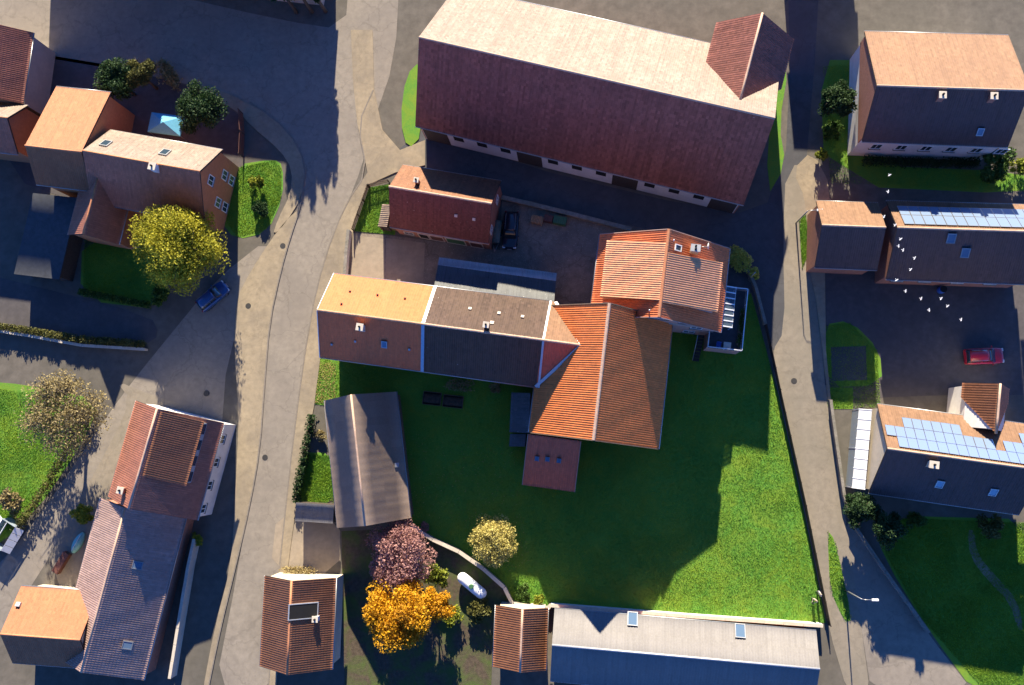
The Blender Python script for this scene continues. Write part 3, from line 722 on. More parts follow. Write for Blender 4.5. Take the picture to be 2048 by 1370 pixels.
    for a, b in rails:
        d = b - a; up = Vector((0, 0, 1))
        box('handrail', (a + b) / 2 + up * 1.02, (d.length, .10, .06), 'rail', ext, U=d)
        box('railing_panel', (a + b) / 2 + up * .55, (d.length - .1, .03, .8), 'glassy', ext, U=d)
        nn = max(2, int(d.length / 1.4) + 1)
        multibox('railing_posts', [(a + d * (i / (nn - 1)) + up * .5, (.06, .06, 1.0), d, up) for i in range(nn)], 'rail', ext)
    # glass canopy along the wall
    c0, c1 = W(1455, 573, 5.9), W(1445, 652, 5.9)
    ua, ub = f.uv(c0)[0], f.uv(c1)[0]; vi = wall_v; vo = f.uv(W(1472, 577, 5.75))[1]
    top_, low_ = 6.15, 5.75
    cp = f.pt((ua + ub) / 2, (vi + vo) / 2, (top_ + low_) / 2); A = f.pt(ua, vi, top_); D = f.pt(ua, vo, low_); nC = (D - A).cross(f.U).normalized(); nC = nC if nC.z > 0 else -nC
    can = box('canopy_beam', f.pt((ua + ub) / 2, vo, low_ - .1), (ub - ua + .2, .1, .12), 'rail', t, U=f.U)
    nP = 7
    for i in range(nP):
        uu = ua + (ub - ua) * (i + .5) / nP; dl = (ub - ua) / nP
        box('canopy_pane', f.pt(uu, (vi + vo) / 2, (top_ + low_) / 2), (dl - .1, (D - A).length, .025), 'canopy_glass', can, U=f.U, N=nC)
    for i in range(nP + 1):
        uu = ua + (ub - ua) * i / nP
        box('canopy_bar', f.pt(uu, (vi + vo) / 2, (top_ + low_) / 2 + .02), (.12, (D - A).length + .1, .08), 'rail', can, U=f.U, N=nC)
    for uu in (ua + .1, (ua + ub) / 2, ub - .1): box('canopy_post', f.pt(uu, vo, (low_ + zt) / 2 - .05), (.09, .09, low_ - zt - .2), 'rail', can, U=f.U)
    f.terrace = (NE, SE, SW, Ut, Vt, zt + .05); f.o = t
    # outside stair beside the terrace
    s0 = SW + Vt * .7; st = []
    for i in range(8): st.append((Vector((s0.x, s0.y, zt - .25 - i * .36)) + Ut * (-1.2 + i * .34) * 1, (.34, .7, .1), Ut, Vector((0, 0, 1))))
    multibox('stair', st, 'darkwood', ext)
    tubes('stair_rail', [([s0 + Vt * .5 - Ut * 1.2 + Vector((0, 0, .9)), s0 + Vt * .5 + Ut * 1.4 + Vector((0, 0, -1.7))], .04)], 'metal', ext)
    return f
M['glassy'] = clear_mat('railing_glass', (.30, .36, .42), .75)
M['canopy_glass'] = clear_mat('canopy_glass', (.10, .14, .18), .6)
HS = dwelling()

# ================================================================== FARM: small brick house at the yard corner
def cottage():
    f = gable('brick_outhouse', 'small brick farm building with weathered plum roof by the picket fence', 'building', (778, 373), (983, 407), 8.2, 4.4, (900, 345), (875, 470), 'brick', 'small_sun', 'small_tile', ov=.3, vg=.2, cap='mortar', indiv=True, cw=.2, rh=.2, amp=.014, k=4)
    t = f.o
    chimney(f, 836, 366, 'p', t, 1.1, (.42, .42), 'brick', 'coping')
    for u, v in ((912, 431), (948, 438)): vent(f, u, v, 'm', t, .34, 'coping', .1)
    for tt, ww, hh, nm, mm in ((1.6, 1.1, .9, 'window', 'glass'), (3.4, 1.2, 2.1, 'door', 'dark'), (5.0, 1.6, 2.2, 'door', 'brown_door'), (7.3, 2.3, 2.4, 'garage_door', 'green_door'), (9.8, 1.5, 2.3, 'door', 'brown_door')):
        opening(f, 'm', tt, hh / 2 + (.9 if nm == 'window' else .02), ww, hh, t, nm, mm, 'coping', nm == 'window')
    for tt in (1.6, 4.2, 6.8, 9.4): opening(f, 'm', tt, 3.7, .9, .8, t)
    for tt in (-1.8, 1.8): opening(f, 'b', tt, 3.4, .9, 1.1, t)
    return f
CT = cottage()
# tiled porch on its left side
t, P = flat_annex('tiled_porch', 'pale tiled porch roof on the left side of the small brick building', [(778, 410), (792, 464), (757, 455), (766, 409)], 3.0, 2.5, 'porch_tile', 'darkwood', 'porch', cw=.24, rh=.25, amp=.03, k=6) if False else (None, None)
M['porch_tile'] = tile_mat('porch_tile', (.34, .25, .18), .3, (.24, .17, .12), .5)
def porch():
    A, Bp, C, D = W(783, 409, 3.1), W(793, 463, 3.1), W(756, 453, 2.5), W(765, 408, 2.5)
    cen = (A + Bp + C + D) / 4; t = thing('tiled_porch', Vector((cen.x, cen.y, 0)), 'pale tiled porch roof beside the small brick building and garden', 'porch')
    Bp = A + (C - D); roof([A, Bp, C, D], (D - A).normalized(), 'porch_tile', t, cw=.22, rh=.3, amp=.045, k=6)
    for p in (C, D): box('post', Vector((p.x, p.y, 1.2)) + (cen - p).normalized() * .15, (.12, .12, 2.4), 'wood', t)
    prism('wall', [D.lerp(A, .15) + Vector((0, -.2, 0)), A + Vector((.9, -.2, 0)), Bp + Vector((.9, .3, 0)), C.lerp(Bp, .15) + Vector((0, .3, 0))], 0, 2.35, 'wood', t)
    lo = C.lerp(Bp, .1); box('back_panel', Vector(((C.x + Bp.x) / 2, (C.y + Bp.y) / 2 + .25, 1.15)), ((C - Bp).length * .8, .08, 2.3), 'darkwood', t, U=Vector(((Bp - C).x, (Bp - C).y, 0)))
porch()

# ================================================================== NEIGHBOURS
# big barn along the street at the top
def big_barn():
    f = gable('barn', 'very long barn with blotchy plum roof across the street, pale wall to the yard', 'barn', (838, 74), (1550, 237), 13.3, 5.2, (1300, 60), (1180, 336), 'brick', 'sunlit_tile', 'bigbarn_tile', cw=.24, rh=.34, amp=.02, k=4, cap='mortar')
    t = f.o
    p0, n = on_wall(f, 'm', f.L / 2, 2.6)
    base = box('plinth', p0 + n * .02 + Vector((0, 0, -.2)), (f.L - .8, .08, 4.4), 'white', t, U=f.U, N=Vector((0, 0, 1)))
    for i in range(13):
        tt = 2.0 + i * (f.L - 4) / 12
        q, n = on_wall(f, 'm', tt, 3.2); nn = -f.V
        o = box('window' if i % 4 else 'barn_door', q + nn * .07 + Vector((0, 0, 0 if i % 4 else -1.1)), (1.2 if i % 4 else 3.0, 1.4 if i % 4 else 3.8, .06), 'dark' if i % 4 else 'darkwood', t, U=f.U, N=nn)
    # cross wing on the sunny side is added below, standing in for a shadow
    return f
BB = big_barn()
def cross_wing(f, label_parent, tip, hr, he, w_, ln, tm, sign=1, wall='brick', tme=None):
    """gabled wing leaving slope p (sign=1) or m; tip: photo point where its ridge meets the slope"""
    side = 'p' if sign > 0 else 'm'
    a = f.px(*tip, side); a.z = min(a.z, hr); D = f.V * sign
    r0 = Vector((a.x, a.y, hr)); r1 = r0 + D * ln; X = f.U
    slope = (f.hr - (f.hp if sign > 0 else f.hm)) / (f.wp if sign > 0 else f.wm)
    back = (hr - he) / slope
    for s in (-1, 1):
        e1 = r1 + X * s * w_; e1.z = he; e0 = r0 + X * s * w_ + D * back; e0.z = he
        poly = [r0, r1, e1, e0]
        roof(poly, (X * s * w_ + Vector((0, 0, he - hr))).normalized(), tm if s < 0 else (tme or tm), f.o, name='wing_roof', cw=.26, rh=.36, amp=.03, k=4)
    q = [r0 + X * (w_ - .35) + D * .5, r1 + X * (w_ - .35) - D * .25, r1 - D * .25, r1 - X * (w_ - .35) - D * .25, r0 - X * (w_ - .35) + D * .5]
    hs = [he - .2 + (hr - he) * .35 / w_, he - .2 + (hr - he) * .35 / w_, hr - .2, he - .2 + (hr - he) * .35 / w_, he - .2 + (hr - he) * .35 / w_]
    vs = [Vector((p.x, p.y, 0)) for p in q] + [Vector((p.x, p.y, h)) for p, h in zip(q, hs)]
    rr = r0 + D * .5; vs.append(Vector((rr.x, rr.y, hr - .2)))
    pmesh('wing_wall', vs, [(0, 1, 6, 5), (1, 2, 7, 6), (2, 3, 8, 7), (3, 4, 9, 8), (5, 6, 7, 10), (7, 8, 9, 10), (4, 0, 5, 10, 9), (0, 4, 3, 2, 1)], wall, f.o)
    ridge_cap(f.o, r0, r1, 'mortar', .12)
cross_wing(BB, None, (1478, 214), 12.0, 8.0, 4.3, 11.0, 'bigbarn_tile')  # added wing, its dark tile triangle stands in for a gable's shadow

# houses upper left
L1a = gable('house', 'orange roofed house at the left, taller one of the linked pair', 'house', (50, 291), (163, 304), 9.4, 6.2, (140, 176), (98, 372), 'orange_wall', 'orange_tile')
L1b = gable('house', 'house with sunlit cream front slope and orange gable end beside the yellow tree', 'house', (165, 301), (399, 343), 9.6, 5.6, (325, 278), (330, 432), 'orange_wall', 'sunlit_tile', 'plum_tile', ov=.35)
for u, v in ((212, 288), (330, 306)): skylight(L1b, u, v, 'p', L1b.o, .9, 1.2, m='glass', fm='metal')
chimney(L1b, 313, 338, 'm', L1b.o, 1.0, (.7, .7), 'white', 'coping')
for tt, z in ((-1.8, 3.2), (1.6, 3.2), (-1.8, 1.2), (1.6, 1.2), (0, 6.2)): opening(L1b, 'b', tt, z, 1.1, 1.2, L1b.o)
L1c = gable('house_wing', 'small gabled wing jutting towards the driveway in front of the cream-roofed house', 'house', (196, 352), (166, 468), 7.6, 4.4, (250, 440), (143, 440), 'orange_wall', 'plum_tile')
L0 = gable('house', 'sunlit pale roof at the far left edge beside the orange house', 'house', (-110, 222), (14, 236), 8.0, 5.0, (-40, 200), (-40, 300), 'orange_wall', 'sunlit_tile', 'plum_tile')
L00 = gable('house', 'brown tiled house at the top left edge of the picture', 'house', (-40, 40), (-62, 185), 8.0, 5.2, (54, 155), (-150, 110), 'cream', 'plum_tile')
t, P = flat_annex('carport', 'flat dark bitumen carport roof beside the left driveway', [(66, 386), (156, 396), (138, 572), (28, 548)], 3.1, 3.0, 'bitumen', 'darkwood', 'carport', cw=1.0, amp=.008, rh=5)
# street houses lower left
L2 = gable('house', 'red roofed house with a wide raised dormer at the fork of the roads', 'house', (314, 817), (257, 1018), 8.3, 4.6, (425, 930), (246, 890), 'white', 'plum_tile', cap='mortar')
def dormer2():
    f = L2; c0, c1 = W(405, 843, 7.0), W(376, 972, 7.0)
    u0, u1 = f.uv(c0)[0], f.uv(c1)[0]; vo = (f.uv(c0)[1] + f.uv(c1)[1]) / 2; zt = 7.0; zr = 8.1; vr = f.wp * (f.hr - zr) / (f.hr - f.hp)
    A, Bp, C, D = f.pt(u0, vr, zr), f.pt(u1, vr, zr), f.pt(u1, vo, zt), f.pt(u0, vo, zt)
    roof([A, Bp, C, D], (D - A).normalized(), 'orange_tile', f.o, name='dormer_roof', k=4)
    vi = vo - .25; zi = zt - .12; zm = f.pt(0, vi).z - .25
    vs = [f.pt(u0 + .2, vr + .4, zr - .22), f.pt(u0 + .2, vi, zi), f.pt(u0 + .2, vi, zm), f.pt(u1 - .2, vr + .4, zr - .22), f.pt(u1 - .2, vi, zi), f.pt(u1 - .2, vi, zm)]
    dw = pmesh('dormer_wall', vs, [(0, 1, 2), (5, 4, 3), (0, 3, 4, 1), (1, 4, 5, 2), (0, 2, 5, 3)], 'flash', f.o)
    for i in range(4):
        uu = u0 + (u1 - u0) * (i + .5) / 4; box('window', f.pt(uu, vi, (zi + zm) / 2) + f.V * .03, (1.1, .7, .06), 'glass', dw, U=f.U, N=f.V)
dormer2()
chimney(L2, 249, 980, 'm', L2.o, .9, (.6, .6), 'brick', 'coping')
for i in range(4): opening(L2, 'p', 2.0 + i * 2.7, 3.0, 1.0, 1.2, L2.o)
L3 = gable('barn', 'long brown roofed barn joined below the red roofed house', 'barn', (250, 1016), (162, 1345), 5.9, 3.4, (338, 1165), (172, 1100), 'brick', 'brown_tile', cap='mortar')
for u, v in ((275, 1130), (255, 1290)): skylight(L3, u, v, 'p', L3.o, .8, 1.0)
L4 = gable('house', 'low orange roofed building at the bottom left corner', 'house', (0, 1268), (160, 1280), 6.6, 3.8, (100, 1176), (80, 1330), 'cream', 'orange_tile')
vent(L4, 38, 1210, 'p', L4.o, .5, 'flash', .3)
# brown shed beside the lawn
SHD = gable('shed', 'greyish brown roofed shed standing between the lawn and the road', 'shed', (702, 789), (730, 1052), 7.3, (3.2, 4.4), (806, 900), (662, 930), 'wood', 'shed_roof', cw=.9, rh=1.4, amp=.008, k=4, cap='mortar', ov=.25)
vent(SHD, 792, 930, 'p', SHD.o, .5, 'metal', .2)
t, P = flat_annex('outbuilding', 'low grey flat roofed outbuilding left of the brown shed', [(592, 1005), (668, 1010), (668, 1050), (590, 1042)], 2.8, 2.6, 'grey_sheet', 'darkwood', 'shed', cw=.25, amp=.02, rh=1.2)
L5 = gable('house', 'orange roofed house by the main road at the bottom edge', 'house', (583, 1162), (574, 1350), 7.2, 4.2, (668, 1255), (524, 1255), 'cream', 'orange_tile', ov=.3)
p = L5.px(607, 1222, 'p'); skylight(L5, 606, 1222, 'p', L5.o, 1.6, 3.2, name='roof_hatch', m='dark', fm='flash')
chimney(L5, 634, 1236, 'p', L5.o, .7, (.5, .5), 'white', 'coping')
# roofs along the bottom wall
B1 = gable('garden_house', 'small orange brown roofed building below the garden wall corner', 'building', (1045, 1219), (1040, 1345), 5.2, 3.6, (1094, 1280), (988, 1280), 'cream', 'orange_tile', cap='mortar')
B2 = gable('long_shed', 'long grey sheet roofed shed behind the white wall at the bottom', 'shed', (1104, 1290), (1640, 1338), 5.6, 3.8, (1380, 1240), (1360, 1386), 'brick', 'grey_sheet', cw=.3, rh=2.0, amp=.03, k=4, cap='flash')
for i, (u, v) in enumerate(((1265, 1238), (1480, 1262))): skylight(B2, u, v, 'p', B2.o, 1.0, 1.4)
# right-hand neighbours
R1 = gable('house', 'dark roofed house with white walls and red tile-hung gable at the top right', 'house', (1754, 171), (2060, 181), 10.6, 6.0, (1850, 66), (1880, 289), 'white', 'tan_tile', 'shaded_tile', cap='mortar', ov=.5)
def hung(f, z0):
    prof = [(-f.wm + f.ov, z0), (f.wp - f.ov, z0), (f.wp - f.ov, f.hp), (0, f.hr - .25), (-f.wm + f.ov, f.hm)]
    vs = [f.pt(f.vg - .12, v, z) for v, z in prof] + [f.pt(f.vg + .02, v, z) for v, z in prof]
    pmesh('tile_hanging', vs, [(0, 1, 2, 3, 4), (9, 8, 7, 6, 5)] + [(i, (i + 1) % 5, (i + 1) % 5 + 5, i + 5) for i in range(5)], 'brick', f.o)
hung(R1, 4.2)
for i in range(6): opening(R1, 'm', 2.4 + i * 2.7, 3.4, 1.1, 1.4, R1.o)
for u, v in ((1879, 196), (1981, 198)): chimney(R1, u, v, 'm', R1.o, .8, (.6, .6), 'brick', 'coping')
skylight(R1, 1960, 263, 'm', R1.o, .6, .8)
R2 = gable('house', 'small dark roofed building with tan sunny slope beside the right lane', 'house', (1644, 450), (1772, 455), 7.2, 4.6, (1680, 403), (1702, 538), 'brick', 'tan_tile', 'shaded_tile', cap='mortar')
R3 = gable('house', 'long dark roofed house with a strip of solar panels facing up the picture', 'house', (1795, 455), (2090, 464), 7.8, 4.4, (1900, 405), (1900, 563), 'brick', 'tan_tile', 'shaded_tile', cap='mortar')
panel_rows(R3, 'p', R3.o, .8, .5, [list(range(0, 15)), list(range(0, 15))], 1.05, 1.7)
for u, v in ((1902, 476), (1930, 505)): skylight(R3, u, v, 'm', R3.o, .8, 1.0)
for tt in (2, 5, 8.5, 12): opening(R3, 'm', tt, 2.6, 1.2, 1.4, R3.o)
R4 = gable('house', 'house with solar panels and a cross gable beside the lower right lane', 'house', (1775, 897), (2090, 941), 8.6, 4.2, (1880, 825), (1890, 1008), 'cream', 'tan_tile', 'shaded_tile', cap='mortar')
panel_rows(R4, 'p', R4.o, .2, .35, [list(range(1, 16)), list(range(0, 11)) + [12, 13, 14, 15], list(range(2, 8)) + [14, 15]], .95, 1.45)
cross_wing(R4, None, (1976, 868), 7.6, 4.3, 2.4, 5.2, 'orange_tile', 1, 'white', 'plum_tile')
chimney(R4, 1861, 929, 'm', R4.o, .9, (.8, .6), 'cream', 'coping')
for u, v in ((1879, 967), (1986, 983)): skylight(R4, u, v, 'm', R4.o, .7, .9)
def conservatory():
    A, Bp, C, D = W(1744, 820, 3.4), W(1733, 978, 3.4), W(1704, 975, 2.6), W(1718, 818, 2.6)
    Bp = A + (C - D); cen = (A + Bp + C + D) / 4; t = thing('conservatory', Vector((cen.x, cen.y, 0)), 'white paned conservatory roof on the end of the solar panel house', 'conservatory')
    n = (Bp - A).cross(D - A).normalized(); n = n if n.z > 0 else -n; U = (Bp - A).normalized(); dn = (D - A)
    L = (Bp - A).length; k = 8
    for i in range(k): box('roof_pane', A + U * (L * (i + .5) / k) + dn / 2, (L / k - .1, dn.length, .04), 'pane_white', t, U=U, N=n)
    for i in range(k + 1): box('glazing_bar', A + U * (L * i / k) + dn / 2 + n * .01, (.1, dn.length + .05, .09), 'rail', t, U=U, N=n)
    for q in (C, D, (C + D) / 2): box('post', Vector((q.x + .08, q.y, 1.28)), (.1, .1, 2.5), 'rail', t)
    box('side_glass', Vector(((C.x + D.x) / 2 + .08, (C.y + D.y) / 2, 1.2)), ((C - D).length - .2, .03, 2.3), 'glassy', t, U=Vector(((C - D).x, (C - D).y, 0)))
M['pane_white'] = mat('opal_pane', (.66, .66, .66), .3, .05, 2, None, 0, 1, 0)
conservatory()
# buildings just beyond the top of the picture: their shadows fall into it
N1 = gable('house', 'tiled house beyond the top edge above the road junction', 'house', (330, -132), (612, -104), 9.0, 5.0, (470, -190), (475, -40), 'cream', 'plum_tile')
N0 = gable('house', 'tiled house beyond the top edge above the left gardens', 'house', (0, -160), (322, -140), 10.0, 5.0, (160, -215), (165, -80), 'cream', 'plum_tile')
N2 = gable('house', 'tiled house beyond the top edge above the upper right lane', 'house', (1600, -190), (1745, -184), 9.5, 5.5, (1680, -250), (1672, -120), 'cream', 'plum_tile')

# ================================================================== WALLS, FENCES
def poly_wall(name, label, px, h, w_, m, cat='wall', cap=None, z=0.0, capw=.1):
    P = [W(u, v, 0) for u, v in px]; cen = sum(P, Vector()) / len(P)
    t = thing(name, Vector((cen.x, cen.y, 0)), label, cat)
    for a, b in zip(P[:-1], P[1:]):
        d = b - a; n = max(1, round(d.length / 2.2))
        for i in range(n):
            p, q = a + d * (i / n), a + d * ((i + 1) / n); hh = h + random.uniform(-.03, .03)
            box('wall_section', (p + q) / 2 + Vector((0, 0, hh / 2)), ((q - p).length - .01, w_, hh), m, t, U=d)
            if cap: box('coping_stone', (p + q) / 2 + Vector((0, 0, hh + .035)), ((q - p).length - .03, w_ + capw, .07), cap, t, U=d)
    return t
poly_wall('garden_wall', 'long whitewashed garden wall along the bottom of the lawn', [(1102, 1207), (1370, 1228), (1640, 1247)], 1.2, .26, 'white', cap='coping')
poly_wall('garden_wall', 'curving coped stone wall at the lower left of the lawn', [(826, 1050), (868, 1077), (920, 1101), (968, 1135), (1010, 1172), (1026, 1204), (1096, 1214), (1102, 1207)], 1.0, .3, 'stone', cap='coping')
poly_wall('stone_wall', 'low mossy stone wall between the farmyard and the street', [(1004, 398), (1065, 412), (1130, 428), (1200, 446), (1262, 462)], .8, .4, 'stone', cap='stone')
poly_wall('stone_wall', 'pale rendered wall at the left end of the farmyard', [(702, 464), (697, 510), (694, 556)], 1.2, .28, 'white', cap='stone')
poly_wall('garden_wall', 'dark curved wall beside the yellow bush and the terrace', [(1456, 505), (1478, 524), (1496, 548), (1508, 575), (1528, 650)], .9, .24, 'stone', cap='stone')
poly_wall('lane_wall', 'low dark wall on the right side of the lower lane', [(1657, 800), (1668, 880), (1684, 990), (1702, 1046), (1765, 1140), (1852, 1262)], .9, .22, 'stone', cap='stone')
poly_wall('yard_wall', 'pale wall beside the brown roofed barn at the lower left road', [(400, 1075), (388, 1130), (368, 1250), (352, 1350)], 1.6, .25, 'cream', cap='coping')
poly_wall('drive_wall', 'low pale retaining wall below the left driveway hedge', [(-40, 656), (60, 672), (170, 692), (296, 700)], .7, .25, 'cream', cap='coping')
def board_fence(name, label, px, h, m, step=2.4, th=.05, pm='darkwood', mesh=False):
    P = [W(u, v, 0) for u, v in px]; cen = sum(P, Vector()) / len(P)
    t = thing(name, Vector((cen.x, cen.y, 0)), label, 'fence')
    for a, b in zip(P[:-1], P[1:]):
        d = b - a; n = max(1, round(d.length / step)); U = d.normalized()
        for i in range(n):
            p, q = a + d * (i / n), a + d * ((i + 1) / n); mid = (p + q) / 2
            box('post', p + Vector((0, 0, (h + .1) / 2)), (.1, .1, h + .1), pm, t, U=d)
            for r in range(4):
                box('board', mid + Vector((0, 0, h * (r + .55) / 4)), ((q - p).length - .1, th, h / 4 - .03), m, t, U=d)
        box('post', b + Vector((0, 0, (h + .1) / 2)), (.1, .1, h + .1), pm, t, U=d)
    return t
board_fence('board_fence', 'long dark board fence between the lawn and the right lane', [(1530, 652), (1557, 780), (1608, 1010), (1656, 1248)], 1.15, 'darkwood')
board_fence('board_fence', 'red brown board fence beside the cream roofed house and pavement', [(486, 228), (489, 270), (487, 315)], 1.6, 'brown_door')
# picket fence round the small garden, every picket its own piece
def picket_fence():
    P = [W(707, 462, 0), W(738, 374, 0), W(779, 364, 0)]
    t = thing('picket_fence', P[1], 'weathered wooden picket fence around the small corner lawn', 'fence')
    me = bpy.data.meshes.new('picket'); v = [(-.035, -.012, 0), (.035, -.012, 0), (.035, .012, 0), (-.035, .012, 0), (-.035, -.012, 1.1), (.035, -.012, 1.1), (.035, .012, 1.1), (-.035, .012, 1.1), (0, -.012, 1.18), (0, .012, 1.18)]
    me.from_pydata(v, [], [(3, 2, 1, 0), (0, 1, 5, 8, 4), (2, 3, 7, 9, 6), (1, 2, 6, 5), (3, 0, 4, 7), (5, 6, 9, 8), (7, 4, 8, 9)]); me.materials.append(M['picket'])
    off = base_of(t)
    for a, b in zip(P[:-1], P[1:]):
        d = b - a; n = int(d.length / .135); ang = math.atan2(d.y, d.x); nn = Vector((-d.y, d.x, 0)).normalized()
        for i in range(n):
            o = bpy.data.objects.new('picket', me); COL.objects.link(o); o.parent = t
            o.location = a + d * ((i + .5) / n) - off + Vector((0, 0, random.uniform(.03, .08))); o.rotation_euler = (random.uniform(-.02, .02), random.uniform(-.03, .03), ang)
        for z in (.35, .95): box('rail', (a + b) / 2 - nn * .045 + Vector((0, 0, z)), (d.length, .05, .08), 'wood', t, U=d)
        k = max(1, round(d.length / 1.9))
        for i in range(k + 1): box('post', a + d * (i / k) - nn * .12 + Vector((0, 0, .65)), (.11, .11, 1.3), 'darkwood', t, U=d)
M['picket'] = mat('picket_wood', (.30, .25, .19), .85, .3, 9)
picket_fence()

# ================================================================== VEHICLES
def loft(name, rings, m, parent, smooth=True):
    k = len(rings[0]); vs = [v for r in rings for v in r]; fs = []
    for i in range(len(rings) - 1):
        for j in range(k):
            q = (j + 1) % k; fs.append((i * k + j, i * k + q, (i + 1) * k + q, (i + 1) * k + j))
    fs.append(tuple(range(k))[::-1]); fs.append(tuple((len(rings) - 1) * k + j for j in range(k)))
    me = bpy.data.meshes.new(name); me.from_pydata(vs, [], fs)
    bm = bmesh.new(); bm.from_mesh(me); bmesh.ops.recalc_face_normals(bm, faces=bm.faces); bm.to_mesh(me); bm.free()
    if smooth:
        for p in me.polygons: p.use_smooth = len(p.vertices) == 4
    return link(name, me, m, parent)
def lbox(name, c, s, m, parent):
    me = bpy.data.meshes.new(name); me.from_pydata([tuple(v) for v in boxv(c, Vector((s[0] / 2, 0, 0)), Vector((0, s[1] / 2, 0)), Vector((0, 0, s[2] / 2)))], [], BOXF)
    bm = bmesh.new(); bm.from_mesh(me); bmesh.ops.recalc_face_normals(bm, faces=bm.faces); bmesh.ops.bevel(bm, geom=bm.edges[:], offset=min(s) * .25, segments=2, affect='EDGES'); bm.to_mesh(me); bm.free()
    return link(name, me, m, parent)
def wheel(parent, x, y, r=.33, wd=.22):
    def cyl(nm, rr, w2, m, p):
        rings = []
        for yy, kk in ((-w2 / 2, .9), (-w2 / 2 + .03, 1), (w2 / 2 - .03, 1), (w2 / 2, .9)):
            rings.append([(rr * kk * math.cos(t * math.pi / 9), yy, rr * kk * math.sin(t * math.pi / 9)) for t in range(18)])
        return loft(nm, rings, m, p)
    wl = cyl('wheel', r, wd, 'tyre', parent); wl.location = (x, y, r)
    cyl('rim', r * .62, wd + .02, 'rim', wl)
def car(label, u, v, heading, colour, length=4.5, width=1.82, height=1.6, group=None, estate=True):
    p = W(u, v, .8); a = R(heading)
    t = thing('parked_car', Vector((p.x, p.y, .03)), label, 'car', group, a)
    L = length / 2; hw = width / 2
    def ring(x, w_, zb, zt, crown=.04):
        return [(x, -w_, zb + .12), (x, -w_ * 1.0, (zb + zt) / 2), (x, -w_ * .97, zt - .06), (x, -w_ * .86, zt), (x, 0, zt + crown), (x, w_ * .86, zt), (x, w_ * .97, zt - .06), (x, w_, (zb + zt) / 2), (x, w_, zb + .12), (x, w_ * .8, zb), (x, -w_ * .8, zb)]
    S = [(-1, .74, .42, .72), (-.985, .88, .3, .88), (-.94, .95, .24, .98), (-.7, 1, .22, 1.0), (-.2, 1, .22, .98), (.3, 1, .22, .98), (.55, .99, .22, .97), (.8, .95, .24, .90), (.92, .88, .26, .82), (.975, .78, .32, .72), (1, .6, .42, .6)]
    body = loft('body', [ring(x * L, w_ * hw, zb, zt) for x, w_, zb, zt in S], colour, t)
    G = [(-.96, .80, .96, .99), (-.86, .80, .96, height - .14), (-.74, .78, .96, height - .04), (-.3, .78, .96, height), (.02, .76, .96, height - .03), (.14, .74, .96, height - .12), (.5, .84, .94, .985)]
    def gr(x, w_, zb, zt):
        tw = w_ - (.12 if zt > 1.2 else 0)
        return [(x * L, -w_ * hw * 1.1, zb - .05), (x * L, -tw * hw, zt - .03), (x * L, -tw * hw * .8, zt), (x * L, 0, zt + .02), (x * L, tw * hw * .8, zt), (x * L, tw * hw, zt - .03), (x * L, w_ * hw * 1.1, zb - .05)]
    loft('windows', [gr(*g) for g in G], 'carglass', t)
    rr = []
    for x, w_, z in ((-.85, .66, height - .13), (-.74, .68, height - .02), (-.3, .70, height + .025), (.02, .68, height), (.13, .64, height - .09)):
        rr.append([(x * L, -w_ * hw, z - .05), (x * L, -w_ * hw, z), (x * L, 0, z + .03), (x * L, w_ * hw, z), (x * L, w_ * hw, z - .05)])
    rf = loft('roof', rr, colour, t)
    for s in (-1, 1):
        lbox('roof_rail', Vector((-.35 * L, s * hw * .64, height + .06)), (L * .85, .04, .04), 'metal', rf)
        for i, x in enumerate((-.28, .13)): lbox('pillar', Vector((x * L, s * hw * .76, 1.25)), (.09, .05, .62), colour, t)
        lbox('headlight', Vector((.93 * L, s * hw * .70, .74)), (.22, .36, .13), 'lamp', t)
        lbox('tail_light', Vector((-.975 * L, s * hw * .78, .82)), (.12, .22, .2), 'taillamp', t)
        lbox('mirror', Vector((.34 * L, s * (hw + .1), 1.05)), (.14, .2, .13), colour, t)
        for x in (-.62, .62): wheel(t, x * L, s * (hw - .12))
    lbox('bumper', Vector((.985 * L, 0, .42)), (.12, width * .72, .2), 'tyre', t)
    lbox('number_plate', Vector((1.01 * L, 0, .5)), (.03, .52, .11), 'frame', t)
    return t
M['carglass'] = glass_mat('car_glass', (.02, .03, .04), .05)
M['taillamp'] = paint('tail_lamp', (.35, .01, .01), .2)
M['car_navy'] = paint('navy_paint', (.008, .016, .035), .3, .7, .2)
M['car_blue'] = paint('blue_paint', (.015, .07, .22), .3, .7, .2)
M['car_red'] = paint('red_paint', (.45, .012, .03), .3, .7)
car('dark blue estate car parked in the farmyard beside the brick building', 1021, 460, -94, 'car_navy', 4.5)
car('bright blue car parked below the yellow tree on the side road', 425, 592, 40, 'car_blue', 4.2, 1.8, 1.5)
car('red car parked in the right hand courtyard', 1969, 712, 2, 'car_red', 4.2, 1.8, 1.5)
def trailer():
    p = W(993, 464, .8); t = thing('trailer', Vector((p.x, p.y, .03)), 'covered grey green trailer parked left of the dark blue car', 'trailer', None, R(-96))
    lbox('box_body', Vector((0, 0, .62)), (2.7, 1.1, .5), 'metal', t); 
    rings = [[(x, -.58, .86), (x, -.5, 1.12 + k), (x, 0, 1.22 + k), (x, .5, 1.12 + k), (x, .58, .86)] for x, k in ((-1.38, -.1), (-1.2, .0), (-.4, .03), (.4, 0), (1.2, .02), (1.38, -.1))]
    loft('tarpaulin', rings, 'tarp', t)
    for s in (-1, 1): wheel(t, -.2, s * .62, .28, .16)
    tb = tubes_local('drawbar', [([(1.3, -.35, .45), (2.3, 0, .45)], .04), ([(1.3, .35, .45), (2.3, 0, .45)], .04)], 'metal', t)
def tubes_local(name, paths, m, parent):
    o = tubes(name, paths, m, None); o.parent = parent; return o
M['tarp'] = mat('tarpaulin', (.10, .14, .12), .6, .2, 3)
trailer()

